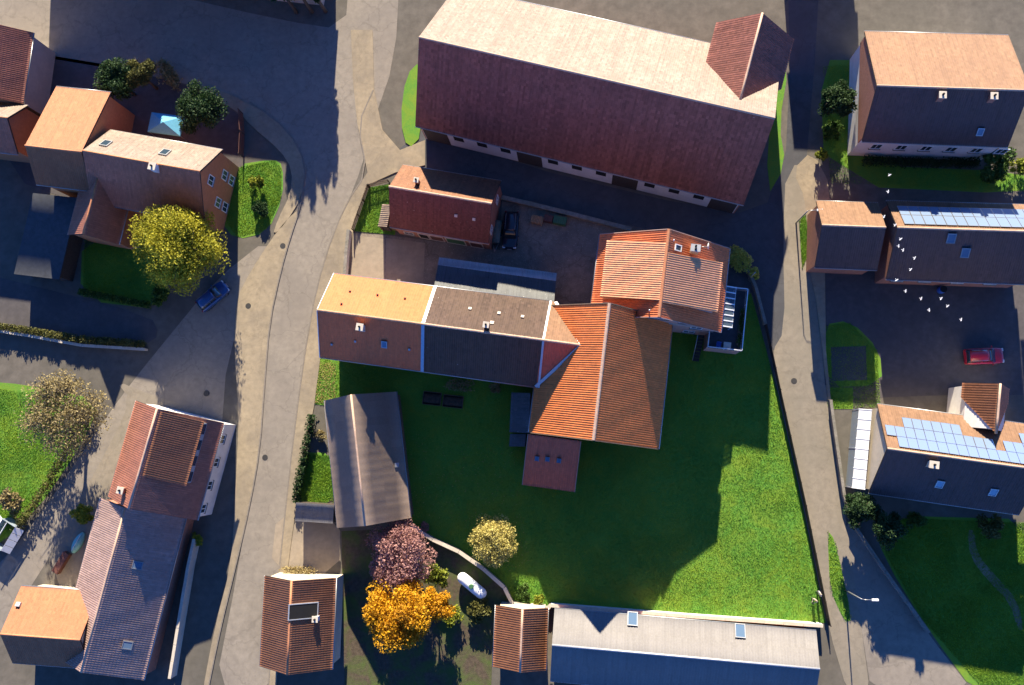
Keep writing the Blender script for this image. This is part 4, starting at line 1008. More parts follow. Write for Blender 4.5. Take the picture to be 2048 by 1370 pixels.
# ================================================================== PEOPLE on the lawn corner
def person(label, u, v, yaw, shirt, trousers, hairc, hold=False):
    p = W(u, v, 0); t = thing('person', Vector((p.x, p.y, .03)), label, 'person', None, R(yaw))
    J = {'pel': (0, 0, .95), 'sp': (0.01, 0, 1.15), 'ch': (0.02, 0, 1.36), 'nk': (.01, 0, 1.50), 'hd': (.04, 0, 1.62), 'tp': (.03, 0, 1.74)}
    idx, vs, rad, ed = {}, [], [], []
    def add(k, co, r, prev=None):
        idx[k] = len(vs); vs.append(co); rad.append(r)
        if prev: ed.append((idx[prev], idx[k]))
    add('pel', J['pel'], (.16, .12)); add('sp', J['sp'], (.15, .11), 'pel'); add('ch', J['ch'], (.18, .12), 'sp'); add('nk', J['nk'], (.06, .06), 'ch'); add('hd', J['hd'], (.095, .08), 'nk'); add('tp', J['tp'], (.06, .055), 'hd')
    for s in (-1, 1):
        q = 'L' if s > 0 else 'R'
        add('sh' + q, (.0, s * .19, 1.40), (.07, .07), 'ch')
        if hold: add('el' + q, (.08, s * .27, 1.14), (.05, .05), 'sh' + q); add('wr' + q, (.30, s * .12, 1.12), (.036, .036), 'el' + q)
        else: add('el' + q, (-.03, s * .27, 1.12), (.05, .05), 'sh' + q); add('wr' + q, (.05, s * .28, .88), (.036, .036), 'el' + q)
        bx, by, bz = vs[idx['wr' + q]]
        dx, dz = (.09, -.01) if hold else (.01, -.09)
        add('pa' + q, (bx + dx, by, bz + dz), (.042, .02), 'wr' + q)
        for i, ln in enumerate((.07, .085, .08, .06)):
            oy = (i - 1.5) * .02
            add('f%d%s' % (i, q), (bx + dx * 1.4, by + oy, bz + dz * 1.4), (.009, .009), 'pa' + q); add('g%d%s' % (i, q), (bx + dx * 1.4 + (ln if hold else .015), by + oy * 1.2, bz + dz * 1.4 - (.02 if hold else ln)), (.008, .008), 'f%d%s' % (i, q))
        add('th' + q, (bx + dx * .6 + .03, by - s * .05, bz + dz * .7), (.011, .011), 'pa' + q)
        add('hp' + q, (0, s * .10, .90), (.10, .10), 'pel'); add('kn' + q, (.02, s * .11, .50), (.065, .065), 'hp' + q); add('an' + q, (-.01, s * .12, .09), (.042, .042), 'kn' + q); add('to' + q, (.15, s * .13, .035), (.045, .03), 'an' + q)
    me = bpy.data.meshes.new('body'); me.from_pydata(vs, ed, [])
    o = link('body', me, None, t)
    md = o.modifiers.new('Skin', 'SKIN'); md.use_smooth_shade = True
    for i, sv in enumerate(me.skin_vertices[0].data): sv.radius = rad[i]; sv.use_root = (i == 0)
    ss = o.modifiers.new('Sub', 'SUBSURF'); ss.levels = 1; ss.render_levels = 2
    m, tn, b = _nodes('clothes_' + label[:8]); tc = tn.nodes.new('ShaderNodeTexCoord'); sx = tn.nodes.new('ShaderNodeSeparateXYZ'); tn.links.new(tc.outputs['Object'], sx.inputs[0])
    def gt(val):
        g = tn.nodes.new('ShaderNodeMath'); g.operation = 'GREATER_THAN'; tn.links.new(sx.outputs['Z'], g.inputs[0]); g.inputs[1].default_value = val; return g.outputs[0]
    c = _mix(tn, gt(.93), trousers, shirt); c = _mix(tn, gt(1.48), c, (.48, .30, .22)); sh = tn.nodes.new('ShaderNodeMath'); sh.operation = 'LESS_THAN'; tn.links.new(sx.outputs['Z'], sh.inputs[0]); sh.inputs[1].default_value = .09
    c = _mix(tn, sh.outputs[0], c, (.03, .03, .03)); tn.links.new(c, b.inputs['Base Color']); b.inputs['Roughness'].default_value = .85
    me.materials.append(m)
    # hair cap, nose, eyes
    rings = []
    for z, r in ((1.66, .102), (1.71, .10), (1.76, .075), (1.785, .03)):
        rings.append([(.02 + r * math.cos(k * math.pi / 8) * (1.08 if math.cos(k * math.pi / 8) < 0 else .92), r * .9 * math.sin(k * math.pi / 8), z) for k in range(16)])
    loft('hair', rings, paint('hair_' + label[:8], hairc, .6), t)
    loft('nose', [[(.125, -.012, 1.60), (.125, .012, 1.60), (.12, 0, 1.64)], [(.148, -.004, 1.605), (.148, .004, 1.605), (.135, 0, 1.63)]], 'skin', t)
    for s in (-1, 1):
        lbox('eye', Vector((.122, s * .035, 1.645)), (.012, .02, .01), 'dark', t); lbox('ear', Vector((.035, s * .092, 1.63)), (.04, .02, .06), 'skin', t)
    return t
a_ = person('person in a pale jacket standing nearer the fence at the lawn corner', 1634, 1184, 200, (.55, .54, .52), (.05, .05, .07), (.30, .27, .22))
b_ = person('person in a beige top holding a small controller at the lawn corner', 1625, 1196, 230, (.50, .42, .33), (.07, .06, .05), (.35, .28, .18), True)
_p = W(1625, 1196, 0); _d = Vector((math.cos(R(230)), math.sin(R(230)), 0))
box('remote_controller', _p + _d * .46 + Vector((0, 0, 1.16)), (.12, .22, .05), 'tyre', None, U=_d, label='small dark remote controller held by the person in beige', cat='controller')

# ================================================================== YARD AND GARDEN THINGS
def log_pile():
    c = W(1074, 440, .4); U = (W(1087, 443, .4) - W(1062, 437, .4)).normalized(); V = Vector((-U.y, U.x, 0))
    t = thing('log_pile', Vector((c.x, c.y, .02)), 'small stack of split firewood against the farmyard wall', 'firewood')
    rr = .085; s = 8; me = bpy.data.meshes.new('log'); vs = [(y, rr * math.cos(k * math.pi / 4), rr * math.sin(k * math.pi / 4)) for y in (-.45, .45) for k in range(s)]
    me.from_pydata(vs, [], [tuple(range(s))[::-1], tuple(range(s, 2 * s))] + [(j, (j + 1) % s, (j + 1) % s + s, j + s) for j in range(s)]); me.materials.append(M['log'])
    for r in range(5):
        for i in range(8 - r % 2):
            o = bpy.data.objects.new('log', me); COL.objects.link(o); o.parent = t
            o.location = U * ((i - 3.5 + .5 * (r % 2)) * .18) + Vector((0, 0, .09 + r * .155)) + V * random.uniform(-.08, .08)
            o.rotation_euler = (random.uniform(0, 3), 0, math.atan2(V.y, V.x) + random.uniform(-.08, .08))
log_pile()
def crate(label, u, v, w_, d_, h, m, rz):
    p = W(u, v, h / 2); t = thing('crate', Vector((p.x, p.y, .02)), label, 'crate', None, R(rz))
    for i in range(5):
        z = h * (i + .5) / 5
        for s in (-1, 1): lbox('slat', Vector((0, s * d_ / 2, z)), (w_, .025, h / 5 - .02), m, t); lbox('slat', Vector((s * w_ / 2, 0, z)), (.025, d_ - .04, h / 5 - .02), m, t)
    for sx in (-1, 1):
        for sy in (-1, 1): lbox('corner_post', Vector((sx * (w_ / 2 - .05), sy * (d_ / 2 - .05), h / 2)), (.06, .06, h), 'darkwood', t)
    for i in range(6): lbox('lid_board', Vector((-w_ / 2 + w_ * (i + .5) / 6, 0, h + .02)), (w_ / 6 - .02, d_, .03), m, t)
crate('brown wooden crate right of the firewood stack', 1097, 438, 1.0, .8, .8, 'brown_door', -13)
crate('dark green slatted box beside the farmyard wall', 1120, 442, 1.5, .9, .9, 'green_door', -13)
def raised_bed(label, u, v, ln, wd, rz):
    p = W(u, v, .2); t = thing('raised_bed', Vector((p.x, p.y, .02)), label, 'raised bed', None, R(rz))
    for s in (-1, 1): lbox('plank', Vector((0, s * wd / 2, .16)), (ln, .06, .32), 'wood', t); lbox('plank', Vector((s * ln / 2, 0, .16)), (.06, wd - .06, .32), 'wood', t)
    rings = []
    for i in range(9):
        x = -ln / 2 + .05 + (ln - .1) * i / 8; rings.append([(x, -wd / 2 + .04, .1), (x, -wd / 4, .26 + random.uniform(-.03, .06)), (x, 0, .3 + random.uniform(-.03, .06)), (x, wd / 4, .26 + random.uniform(-.03, .06)), (x, wd / 2 - .04, .1)])
    loft('soil', rings, 'soil', t)
raised_bed('raised bed of dark soil on the lawn, left one of the two', 864, 797, 2.1, 1.5, -6)
raised_bed('raised bed of dark soil on the lawn, right one of the two', 906, 803, 2.3, 1.4, -6)
def gas_tank():
    p = W(944, 1171, .9); t = thing('gas_tank', Vector((p.x, p.y, 0)), 'white rounded gas tank in the garden below the stone wall', 'tank', None, R(-38))
    rings = []
    for x, r in ((-1.95, .05), (-1.9, .28), (-1.75, .47), (-1.5, .6), (-1.2, .63), (1.2, .63), (1.5, .6), (1.75, .47), (1.9, .28), (1.95, .05)):
        rings.append([(x, r * math.cos(k * math.pi / 10), .95 + r * math.sin(k * math.pi / 10)) for k in range(20)])
    loft('shell', rings, 'rail', t)
    rings = [[(.28 * k * math.cos(j * math.pi / 8), .28 * k * math.sin(j * math.pi / 8), z) for j in range(16)] for z, k in ((1.5, 1), (1.72, 1), (1.78, .8))]
    loft('valve_cover', rings, 'green_door', t)
    for x in (-1, 1): lbox('foot', Vector((x, 0, .2)), (.14, .8, .4), 'stone', t)
gas_tank()
def gazebo():
    p = W(330, 247, 2.4); t = thing('gazebo', Vector((p.x, p.y, .012)), 'light blue canopy gazebo in the shaded garden behind the cream roof', 'gazebo', None, R(-9))
    w_, d_ = 4.2, 2.5; me = bpy.data.meshes.new('canopy')
    vs = [(-w_ / 2, -d_ / 2, 2.2), (w_ / 2, -d_ / 2, 2.2), (w_ / 2, d_ / 2, 2.2), (-w_ / 2, d_ / 2, 2.2), (0, 0, 2.9), (-w_ / 2, -d_ / 2, 2.0), (w_ / 2, -d_ / 2, 2.0), (w_ / 2, d_ / 2, 2.0), (-w_ / 2, d_ / 2, 2.0), (0, 0, 2.82)]
    fs = [(0, 1, 4), (1, 2, 4), (2, 3, 4), (3, 0, 4), (0, 5, 6, 1), (1, 6, 7, 2), (2, 7, 8, 3), (3, 8, 5, 0), (6, 5, 9), (7, 6, 9), (8, 7, 9), (5, 8, 9)]
    me.from_pydata(vs, [], fs); link('canopy', me, 'bluecloth', t)
    for sx in (-1, 1):
        for sy in (-1, 1): lbox('pole', Vector((sx * (w_ / 2 - .06), sy * (d_ / 2 - .06), 1.05)), (.06, .06, 2.1), 'metal', t)
M['bluecloth'] = paint('blue_cloth', (.12, .42, .62), .8)
gazebo()
def cold_frame():
    p = W(12, 1068, .8); t = thing('greenhouse', Vector((p.x, p.y, .02)), 'small glass greenhouse at the left edge below the lawn', 'greenhouse', None, R(60))
    for s in (-1, 1):
        for i in range(4): 
            o = lbox('pane', Vector((-1.2 + i * .8, s * .5, 1.75)), (.74, 1.05, .03), 'pane_white', t); o.rotation_euler = (s * -.5, 0, 0); o.location = (0, s * .12, .4 if False else 0)
        lbox('side', Vector((0, s * .95, .75)), (3.2, .04, 1.5), 'glassy', t)
    for x in (-1.6, 1.6): lbox('end_frame', Vector((x, 0, .85)), (.05, 1.9, 1.7), 'glassy', t)
    lbox('ridge_bar', Vector((0, 0, 2.02)), (3.3, .08, .06), 'rail', t)
cold_frame()
def barrel(label, u, v, r, h, m, cat='barrel'):
    p = W(u, v, h); t = thing('barrel', Vector((p.x, p.y, .02)), label, cat)
    rings = [[(r * k * math.cos(j * math.pi / 9), r * k * math.sin(j * math.pi / 9), z) for j in range(18)] for z, k in ((0, .88), (h * .25, .98), (h * .5, 1), (h * .75, .98), (h, .9))]
    loft('drum', rings, m, t); loft('lid', [[(r * .92 * math.cos(j * math.pi / 9), r * .92 * math.sin(j * math.pi / 9), z) for j in range(18)] for z in (h, h + .05)], 'tyre' if m != 'rail' else 'metal', t)
M['bluebar'] = paint('blue_plastic', (.02, .10, .42), .5); M['teal'] = paint('teal_plastic', (.20, .50, .48), .5)
barrel('blue rain barrel below the long dark roofed house', 1887, 578, .42, 1.0, 'bluebar')
def boat():
    p = W(152, 1086, .6); t = thing('garden_boat', Vector((p.x, p.y, .02)), 'upturned pale teal boat lying beside the brown roofed barn', 'boat', None, R(62))
    rings = []
    for i in range(9):
        x = -1.3 + 2.6 * i / 8; k = math.sin(math.pi * (i + .6) / 9.2) ** .6; rings.append([(x, .6 * k * math.cos(j * math.pi / 6), .05 + .55 * k * math.sin(j * math.pi / 6)) for j in range(7)])
    loft('hull', rings, 'teal', t); lbox('keel', Vector((0, 0, .6)), (2.0, .05, .06), 'rail', t)
boat()
crate('rust red plank stack beside the pale teal boat', 124, 1125, 2.6, .8, .7, 'brown_door', 60)
def street_lamp(label, u, v, h, az):
    p = W(u, v, 0); t = thing('street_lamp', Vector((p.x, p.y, .012)), label, 'street lamp', None, R(az))
    tubes_local('pole', [([(0, 0, 0), (0, 0, h * .5), (0, 0, h - .3)], [.09, .07, .05])], 'metal', t)
    tubes_local('arm', [([(0, 0, h - .35), (.25, 0, h - .05), (1.0, 0, h)], .035)], 'metal', t)
    lbox('lamp_head', Vector((1.25, 0, h - .01)), (.7, .26, .12), 'rail', t); lbox('lens', Vector((1.25, 0, h - .09)), (.5, .18, .05), 'lamp', t)
street_lamp('street lamp with white head at the bend of the lower lane', 1690, 1180, 6.0, 0)
street_lamp('street lamp with white head beside the upper right lane', 1592, 446, 5.5, 0)
def pole():
    p = W(1499, 556, 0); t = thing('sign_post', Vector((p.x, p.y, 0)), 'thin pale metal post beside the yellow bush at the terrace wall', 'post')
    tubes_local('post', [([(0, 0, 0), (0, 0, 1.5), (0, 0, 3.2)], .05)], 'coping', t); tubes_local('post_cap', [([(0, 0, 3.2), (0, 0, 3.3)], .08)], 'metal', t); lbox('foot_plate', Vector((0, 0, .06)), (.3, .3, .1), 'stone', t)
pole()
# terrace furniture
NE, SE, SW, Ut, Vt, zt = HS.terrace
def on_terrace(a, b): return NE + (SE - NE) * a + Vt * b
def planter(label, a, ln, n):
    p = on_terrace(a, .32); p.z = zt; t = thing('planter', p, label, 'planter')
    box('trough', p + Vector((0, 0, .16)), (ln, .34, .32), 'stone', t, U=Ut)
    leaves('plants', p + Vector((0, 0, .5)), (.35, .35, .25), n, .10, 'leaf_green', t, along=Ut * ln * .45)
def leaves(name, c, r, n, size, m, parent, along=None, clumps=14, shell=.0, seed=None, flat=0.0):
    g = np.random.default_rng(seed if seed is not None else int(abs(c[0] * 131 + c[1] * 57)) % 99991)
    r = np.array(r, dtype=float); c = np.array(c)
    if clumps:
        d = g.normal(size=(clumps, 3)); d /= np.linalg.norm(d, axis=1)[:, None]; d[:, 2] = np.where(d[:, 2] < -.35, -d[:, 2], d[:, 2])
        cc = d * (g.uniform(.35, .86, (clumps, 1))); cr = g.uniform(.22, .42, clumps)
        k = g.integers(0, clumps, n); v = g.normal(size=(n, 3)); v /= np.linalg.norm(v, axis=1)[:, None]; v *= (g.random((n, 1)) ** .45)
        P = cc[k] + v * cr[k][:, None]; ctint = g.random(clumps)[k]
    else:
        v = g.normal(size=(n, 3)); v /= np.linalg.norm(v, axis=1)[:, None]; P = v * (g.random((n, 1)) ** .4); ctint = g.random(n)
    P = P * r + c
    if along is not None: P = P + np.array(along)[None, :] * g.uniform(-1, 1, (n, 1))
    a = g.normal(size=(n, 3)); a /= np.linalg.norm(a, axis=1)[:, None]; b = np.cross(a, g.normal(size=(n, 3))); b /= np.linalg.norm(b, axis=1)[:, None]
    s = size * g.uniform(.6, 1.35, (n, 1)); a = a * s; b = b * s * .55
    V = np.stack([P - a, P + b * .9 - a * .1, P + a, P - b * .9 - a * .1], 1).reshape(-1, 3); V[:, 2] = np.maximum(V[:, 2], .035)
    Fc = np.arange(4 * n).reshape(-1, 4)
    return np_mesh(name, V, Fc, m, parent, tint=np.clip(.55 * ctint + .45 * g.random(n), 0, 1), kind='stuff')
M['leaf_green'] = leaf_mat('leaf_green', (.03, .075, .015), (.10, .17, .03))
M['leaf_dark'] = leaf_mat('leaf_dark', (.015, .045, .015), (.05, .09, .03))
M['leaf_gold'] = leaf_mat('leaf_gold', (.38, .33, .08), (.70, .60, .22))
M['leaf_yellow'] = leaf_mat('leaf_yellow', (.20, .21, .02), (.56, .50, .04))
M['leaf_amber'] = leaf_mat('leaf_amber', (.38, .16, .01), (.72, .40, .015))
M['leaf_pink'] = leaf_mat('leaf_pink', (.27, .13, .12), (.52, .30, .26))
M['leaf_straw'] = leaf_mat('leaf_straw', (.20, .16, .07), (.42, .34, .16))
M['leaf_lime'] = leaf_mat('leaf_lime', (.12, .16, .015), (.32, .34, .04))
M['leaf_bright'] = leaf_mat('leaf_bright', (.50, .45, .07), (.75, .66, .15))
M['leaf_olive'] = leaf_mat('leaf_olive', (.06, .07, .02), (.17, .16, .045))
planter('planter trough of green plants midway along the terrace railing', .42, 1.3, 220)
planter('planter trough of pale plants at the middle of the terrace railing', .60, 1.6, 260)
planter('planter trough at the lower end of the terrace railing', .82, 1.2, 200)
def table():
    p = on_terrace(.94, 1.6); p.z = zt; t = thing('terrace_table', p, 'small pale table in the lower corner of the terrace', 'table')
    box('table_top', p + Vector((0, 0, .73)), (.7, .8, .05), 'coping', t, U=Ut)
    for sx in (-1, 1):
        for sy in (-1, 1): box('leg', p + Ut * sx * .28 + Vt * sy * .32 + Vector((0, 0, .35)), (.05, .05, .7), 'metal', t, U=Ut)
    p = on_terrace(.94, 2.5); p.z = zt; t = thing('terrace_chair', p, 'blue seated chair beside the small table on the terrace', 'chair')
    box('seat', p + Vector((0, 0, .44)), (.5, .5, .06), 'bluebar', t, U=Ut); box('backrest', p - Ut * .24 + Vector((0, 0, .75)), (.05, .5, .5), 'bluebar', t, U=Ut)
    for sx in (-1, 1):
        for sy in (-1, 1): box('leg', p + Ut * sx * .2 + Vt * sy * .2 + Vector((0, 0, .205)), (.04, .04, .41), 'metal', t, U=Ut)
table()

# ================================================================== TREES, SHRUBS, HEDGES
def tree(name, label, u, v, h, r, m, n, size=.24, limbs=9, clumps=46, flat=.8, group=None, seed=1, trunk=.16, cat='tree', bare=False):
    zc = h - r * flat; zc = max(zc, r * flat * .75); c = W(u, v, zc); b = Vector((c.x, c.y, 0)); g = random.Random(seed)
    t = thing(name, b, label, cat, group)
    tp = b + Vector((g.uniform(-.2, .2), g.uniform(-.2, .2), zc))
    paths = [([b, b.lerp(tp, .4) + Vector((g.uniform(-.1, .1), g.uniform(-.1, .1), 0)), tp], [trunk * 1.3, trunk, trunk * .55])]
    for i in range(limbs):
        a = 2 * math.pi * i / limbs + g.uniform(-.3, .3); e = c + Vector((math.cos(a) * r * g.uniform(.6, .9), math.sin(a) * r * g.uniform(.6, .9), r * flat * g.uniform(-.1, .75)))
        s = b.lerp(tp, g.uniform(.5, .95)); mid = s.lerp(e, .5) + Vector((0, 0, r * .12))
        paths.append(([s, mid, e], [trunk * .5, trunk * .28, trunk * .09]))
        for j in range(3 if bare else 1):
            q = mid.lerp(e, g.uniform(.1, .7)); e2 = q + Vector((g.uniform(-1, 1), g.uniform(-1, 1), g.uniform(.1, .8))).normalized() * r * .45
            paths.append(([q, q.lerp(e2, .5), e2], [trunk * .22, trunk * .13, trunk * .05]))
    tubes('trunk', paths, 'bark', t, 6)
    leaves('crown', c, (r, r, r * flat), n, size, m, t, clumps=clumps, seed=seed)
    return t
def shrub(label, u, v, h, r, m, n, size=.14, seed=3, name='shrub', cat='shrub', group=None, along=None):
    c = W(u, v, h * .55); b = Vector((c.x, c.y, .03)); t = thing(name, b, label, cat, group); g = random.Random(seed)
    paths = [([b, b + Vector((g.uniform(-.5, .5) * r, g.uniform(-.5, .5) * r, h * .6))], [.03, .012]) for _ in range(6)]
    tubes('stem', paths, 'bark', t, 5, kind='stuff')
    leaves('foliage', c, (r, r, h * .5), n, size, m, t, clumps=16, seed=seed, along=along)
    return t
def hedge(label, px, h, wd, m, dens=260, size=.14, seed=5):
    P = [W(u, v, 0) for u, v in px]; cen = sum(P, Vector()) / len(P); t = thing('hedge', Vector((cen.x, cen.y, 0)), label, 'hedge'); g = np.random.default_rng(seed)
    Vs, Ts = [], []; paths = []
    for a, b in zip(P[:-1], P[1:]):
        d = b - a; n = int(d.length * dens); U = d.normalized(); N = Vector((-U.y, U.x, 0))
        x = g.random(n); y = np.clip(g.normal(0, .3, n), -.55, .55) * wd; z = (g.random(n) ** .5) * h * (1 + .12 * np.sin(x * d.length * 2.3) + .08 * np.sin(x * d.length * 5.1))
        C = np.array(a)[None] + np.array(d)[None] * x[:, None] + np.array(N)[None] * y[:, None]; C[:, 2] = z
        q = g.normal(size=(n, 3)); q /= np.linalg.norm(q, axis=1)[:, None]; r = np.cross(q, g.normal(size=(n, 3))); r /= np.linalg.norm(r, axis=1)[:, None]
        s = size * g.uniform(.6, 1.3, (n, 1)); Vs.append(np.stack([C - q * s, C + r * s * .5, C + q * s, C - r * s * .5], 1).reshape(-1, 3)); Ts.append(g.random(n))
        k = max(2, int(d.length / .8))
        for i in range(k): p = a + d * ((i + .5) / k); paths.append(([p, p + Vector((0, 0, h * .7))], [.03, .012]))
    V = np.concatenate(Vs); V[:, 2] = np.maximum(V[:, 2], .04); tubes('stem', paths, 'bark', t, 5, kind='stuff')
    np_mesh('foliage', V, np.arange(len(V)).reshape(-1, 4), m, t, tint=np.concatenate(Ts), kind='stuff')
tree('garden_tree', 'small golden leaved tree standing alone on the lawn', 988, 1082, 4.4, 2.75, 'leaf_gold', 24000, .10, 10, 90, .8, None, 33, .12)
tree('yellow_tree', 'large yellow green tree in front of the cream roofed house', 355, 492, 10.0, 5.1, 'leaf_yellow', 42000, .14, 12, 80, .8, None, 12, .24)
tree('bare_tree', 'wide thinning straw coloured tree on the left lawn', 122, 826, 8.5, 5.2, 'leaf_straw', 12000, .14, 16, 50, .6, None, 13, .24, bare=True)
tree('maple_tree', 'dusky pink leaved tree below the brown shed', 798, 1104, 6.0, 4.1, 'leaf_pink', 17000, .14, 10, 50, .65, None, 14, .16)
tree('amber_tree', 'bright amber orange tree at the bottom edge', 800, 1232, 7.6, 3.9, 'leaf_amber', 24000, .15, 10, 50, .75, None, 15, .2)
tree('amber_tree', 'smaller orange tree right of the bright amber tree', 868, 1212, 5.0, 2.1, 'leaf_amber', 7000, .13, 7, 26, .8, None, 16, .12)
shrub('yellow green bush between the pink tree and the gas tank', 872, 1148, 2.6, 1.7, 'leaf_lime', 1800, .18, 4)
shrub('olive bush beside the small orange brown garden building', 960, 1222, 1.8, 1.5, 'leaf_olive', 1400, .18, 5)
shrub('low bush at the left of the small orange brown garden building', 905, 1235, 1.5, 1.3, 'leaf_lime', 1100, .18, 6)
shrub('leafy green shrub in the sunlit corner of the lawn wall', 1052, 1186, 1.2, 1.2, 'leaf_green', 1600, .12, 7)
shrub('yellow tipped shrub at the lower lawn wall corner', 1078, 1200, 1.0, .9, 'leaf_lime', 900, .11, 8)
shrub('pink flowering shrub against the curved lawn wall', 848, 1060, 1.0, .9, 'leaf_pink', 800, .12, 9)
shrub('dry straw coloured plants against the farmhouse wall', 918, 770, .9, .9, 'leaf_straw', 700, .12, 10, along=Vector((1.3, -.2, 0)))
shrub('orange tinged shrub below the farmhouse eave', 992, 777, 1.0, .8, 'leaf_straw', 700, .12, 11)
shrub('yellow bush beside the terrace wall on the street', 1478, 517, 1.6, 1.15, 'leaf_bright', 2600, .12, 12, along=Vector((.6, -.7, 0)))
shrub('small yellow bush at the lower end of the terrace wall', 1508, 548, 1.3, .8, 'leaf_bright', 1300, .12, 13)
tree('garden_tree', 'dark green tree in the shaded upper left garden', 235, 162, 6.5, 2.6, 'leaf_dark', 8000, .16, 8, 30, .9, None, 21)
tree('garden_tree', 'olive brown tree beside the dark one in the upper left garden', 282, 150, 6.0, 2.2, 'leaf_olive', 8000, .15, 8, 30, .9, None, 22)
tree('garden_tree', 'broad dark tree behind the blue gazebo', 400, 215, 6.0, 3.2, 'leaf_dark', 10000, .16, 8, 36, .7, None, 23)
shrub('straw coloured grasses catching light in the upper left garden', 338, 150, 1.8, 1.5, 'leaf_straw', 1200, .2, 14, along=Vector((.8, -1.2, 0)))
shrub('yellow flowering shrub beside the bright lawn strip', 513, 365, 1.6, 1.1, 'leaf_lime', 1000, .16, 15)
shrub('dark shrub on the small lawn by the junction', 520, 420, 1.3, 1.3, 'leaf_dark', 1200, .16, 16)
shrub('round green bush below the yellow tree', 322, 590, 2.4, 1.5, 'leaf_green', 2000, .17, 17)
shrub('yellow green round bush beside the brown roofed barn', 165, 1030, 2.4, 1.35, 'leaf_lime', 2000, .15, 18)
shrub('small bush in the dark yard of the brown roofed barn', 398, 1078, 1.6, .9, 'leaf_lime', 800, .14, 19)
shrub('ochre bush at the edge of the left lawn', 25, 1000, 2.0, 1.8, 'leaf_straw', 1400, .2, 20)
shrub('big dark bush at the corner of the white walled house', 1990, 330, 2.8, 2.4, 'leaf_green', 3200, .18, 21)
shrub('small sunlit bush at the right edge above the solar strip', 2040, 335, 2.2, 1.2, 'leaf_lime', 1200, .16, 22)
hedge('low hedge along the white walled house at the top right', [(1722, 326), (1830, 330), (1950, 330)], 1.3, .9, 'leaf_dark')
tree('garden_tree', 'dark tree in the shaded strip left of the white walled house', 1676, 200, 6.0, 2.3, 'leaf_dark', 8000, .15, 8, 30, .9, None, 24)
shrub('green shrub at the corner near the upper right lane', 1662, 262, 2.0, 1.4, 'leaf_green', 1500, .17, 23)
shrub('yellow shrub where the upper right lane widens', 1642, 308, 1.2, .8, 'leaf_lime', 700, .15, 24)
tree('garden_tree', 'dark tree at the lower corner of the solar panel house', 1722, 1020, 5.0, 2.1, 'leaf_dark', 8000, .14, 8, 28, .85, None, 25)
tree('conifer', 'dark bluish tree in the garden below the solar panel house', 1772, 1056, 5.5, 1.9, 'leaf_dark', 7000, .14, 8, 28, 1.0, None, 26)
shrub('teal green bush below the solar panel house wall', 1830, 1040, 1.8, 1.2, 'leaf_green', 1200, .16, 25)
shrub('dark bush at the right below the solar panel house', 1978, 1052, 2.4, 1.6, 'leaf_olive', 1800, .17, 26)
hedge('clipped hedge along the left driveway', [(-40, 648), (60, 662), (170, 680), (296, 690)], 1.2, .8, 'leaf_olive')
hedge('dark hedge between the pavement and the brown shed', [(630, 830), (618, 890), (604, 960), (596, 1004)], 1.5, .8, 'leaf_dark')
hedge('dark hedge along the side road and left lawn', [(196, 820), (150, 890), (95, 985), (40, 1060)], 1.5, 1.0, 'leaf_olive', 200)
hedge('low hedge along the left garden beside the carport', [(165, 585), (240, 600), (305, 612)], 1.0, .7, 'leaf_green')
shrub('low planting beside the shed and sunny grass', 640, 870, .8, .8, 'leaf_straw', 600, .14, 27)
shrub('trailing brown bush in front of the bottom orange roofed house', 600, 1145, 1.0, 1.0, 'leaf_straw', 700, .14, 28, along=Vector((1.6, 0, 0)))
for i, (u, v, h, lb) in enumerate(((559, -27, 10.4, 'leftmost'), (594, -24, 10.0, 'middle'), (624, -24, 9.8, 'rightmost'))):
    tree('conifer', lb + ' of the three tall conifers at the top edge above the junction', u, v, h, 1.6, 'leaf_dark', 5000, .2, 6, 26, 2.6, 'conifers at the top edge', 40 + i, .2)

# ================================================================== GRASS BLADES, FALLEN LEAVES
def in_poly(P, poly):
    x, y = P[:, 0], P[:, 1]; r = np.zeros(len(P), bool); n = len(poly)
    for i in range(n):
        x0, y0 = poly[i]; x1, y1 = poly[(i + 1) % n]
        c = ((y0 > y) != (y1 > y)) & (x < (x1 - x0) * (y - y0) / (y1 - y0 + 1e-12) + x0); r ^= c
    return r
def vnoise(P, cell, seed):
    g = np.random.default_rng(seed).random((256, 256)); q = P / cell; i = np.floor(q).astype(int); f = q - i; f = f * f * (3 - 2 * f)
    a = g[i[:, 0] % 256, i[:, 1] % 256]; b = g[(i[:, 0] + 1) % 256, i[:, 1] % 256]; c = g[i[:, 0] % 256, (i[:, 1] + 1) % 256]; d = g[(i[:, 0] + 1) % 256, (i[:, 1] + 1) % 256]
    return (a * (1 - f[:, 0]) + b * f[:, 0]) * (1 - f[:, 1]) + (c * (1 - f[:, 0]) + d * f[:, 0]) * f[:, 1]
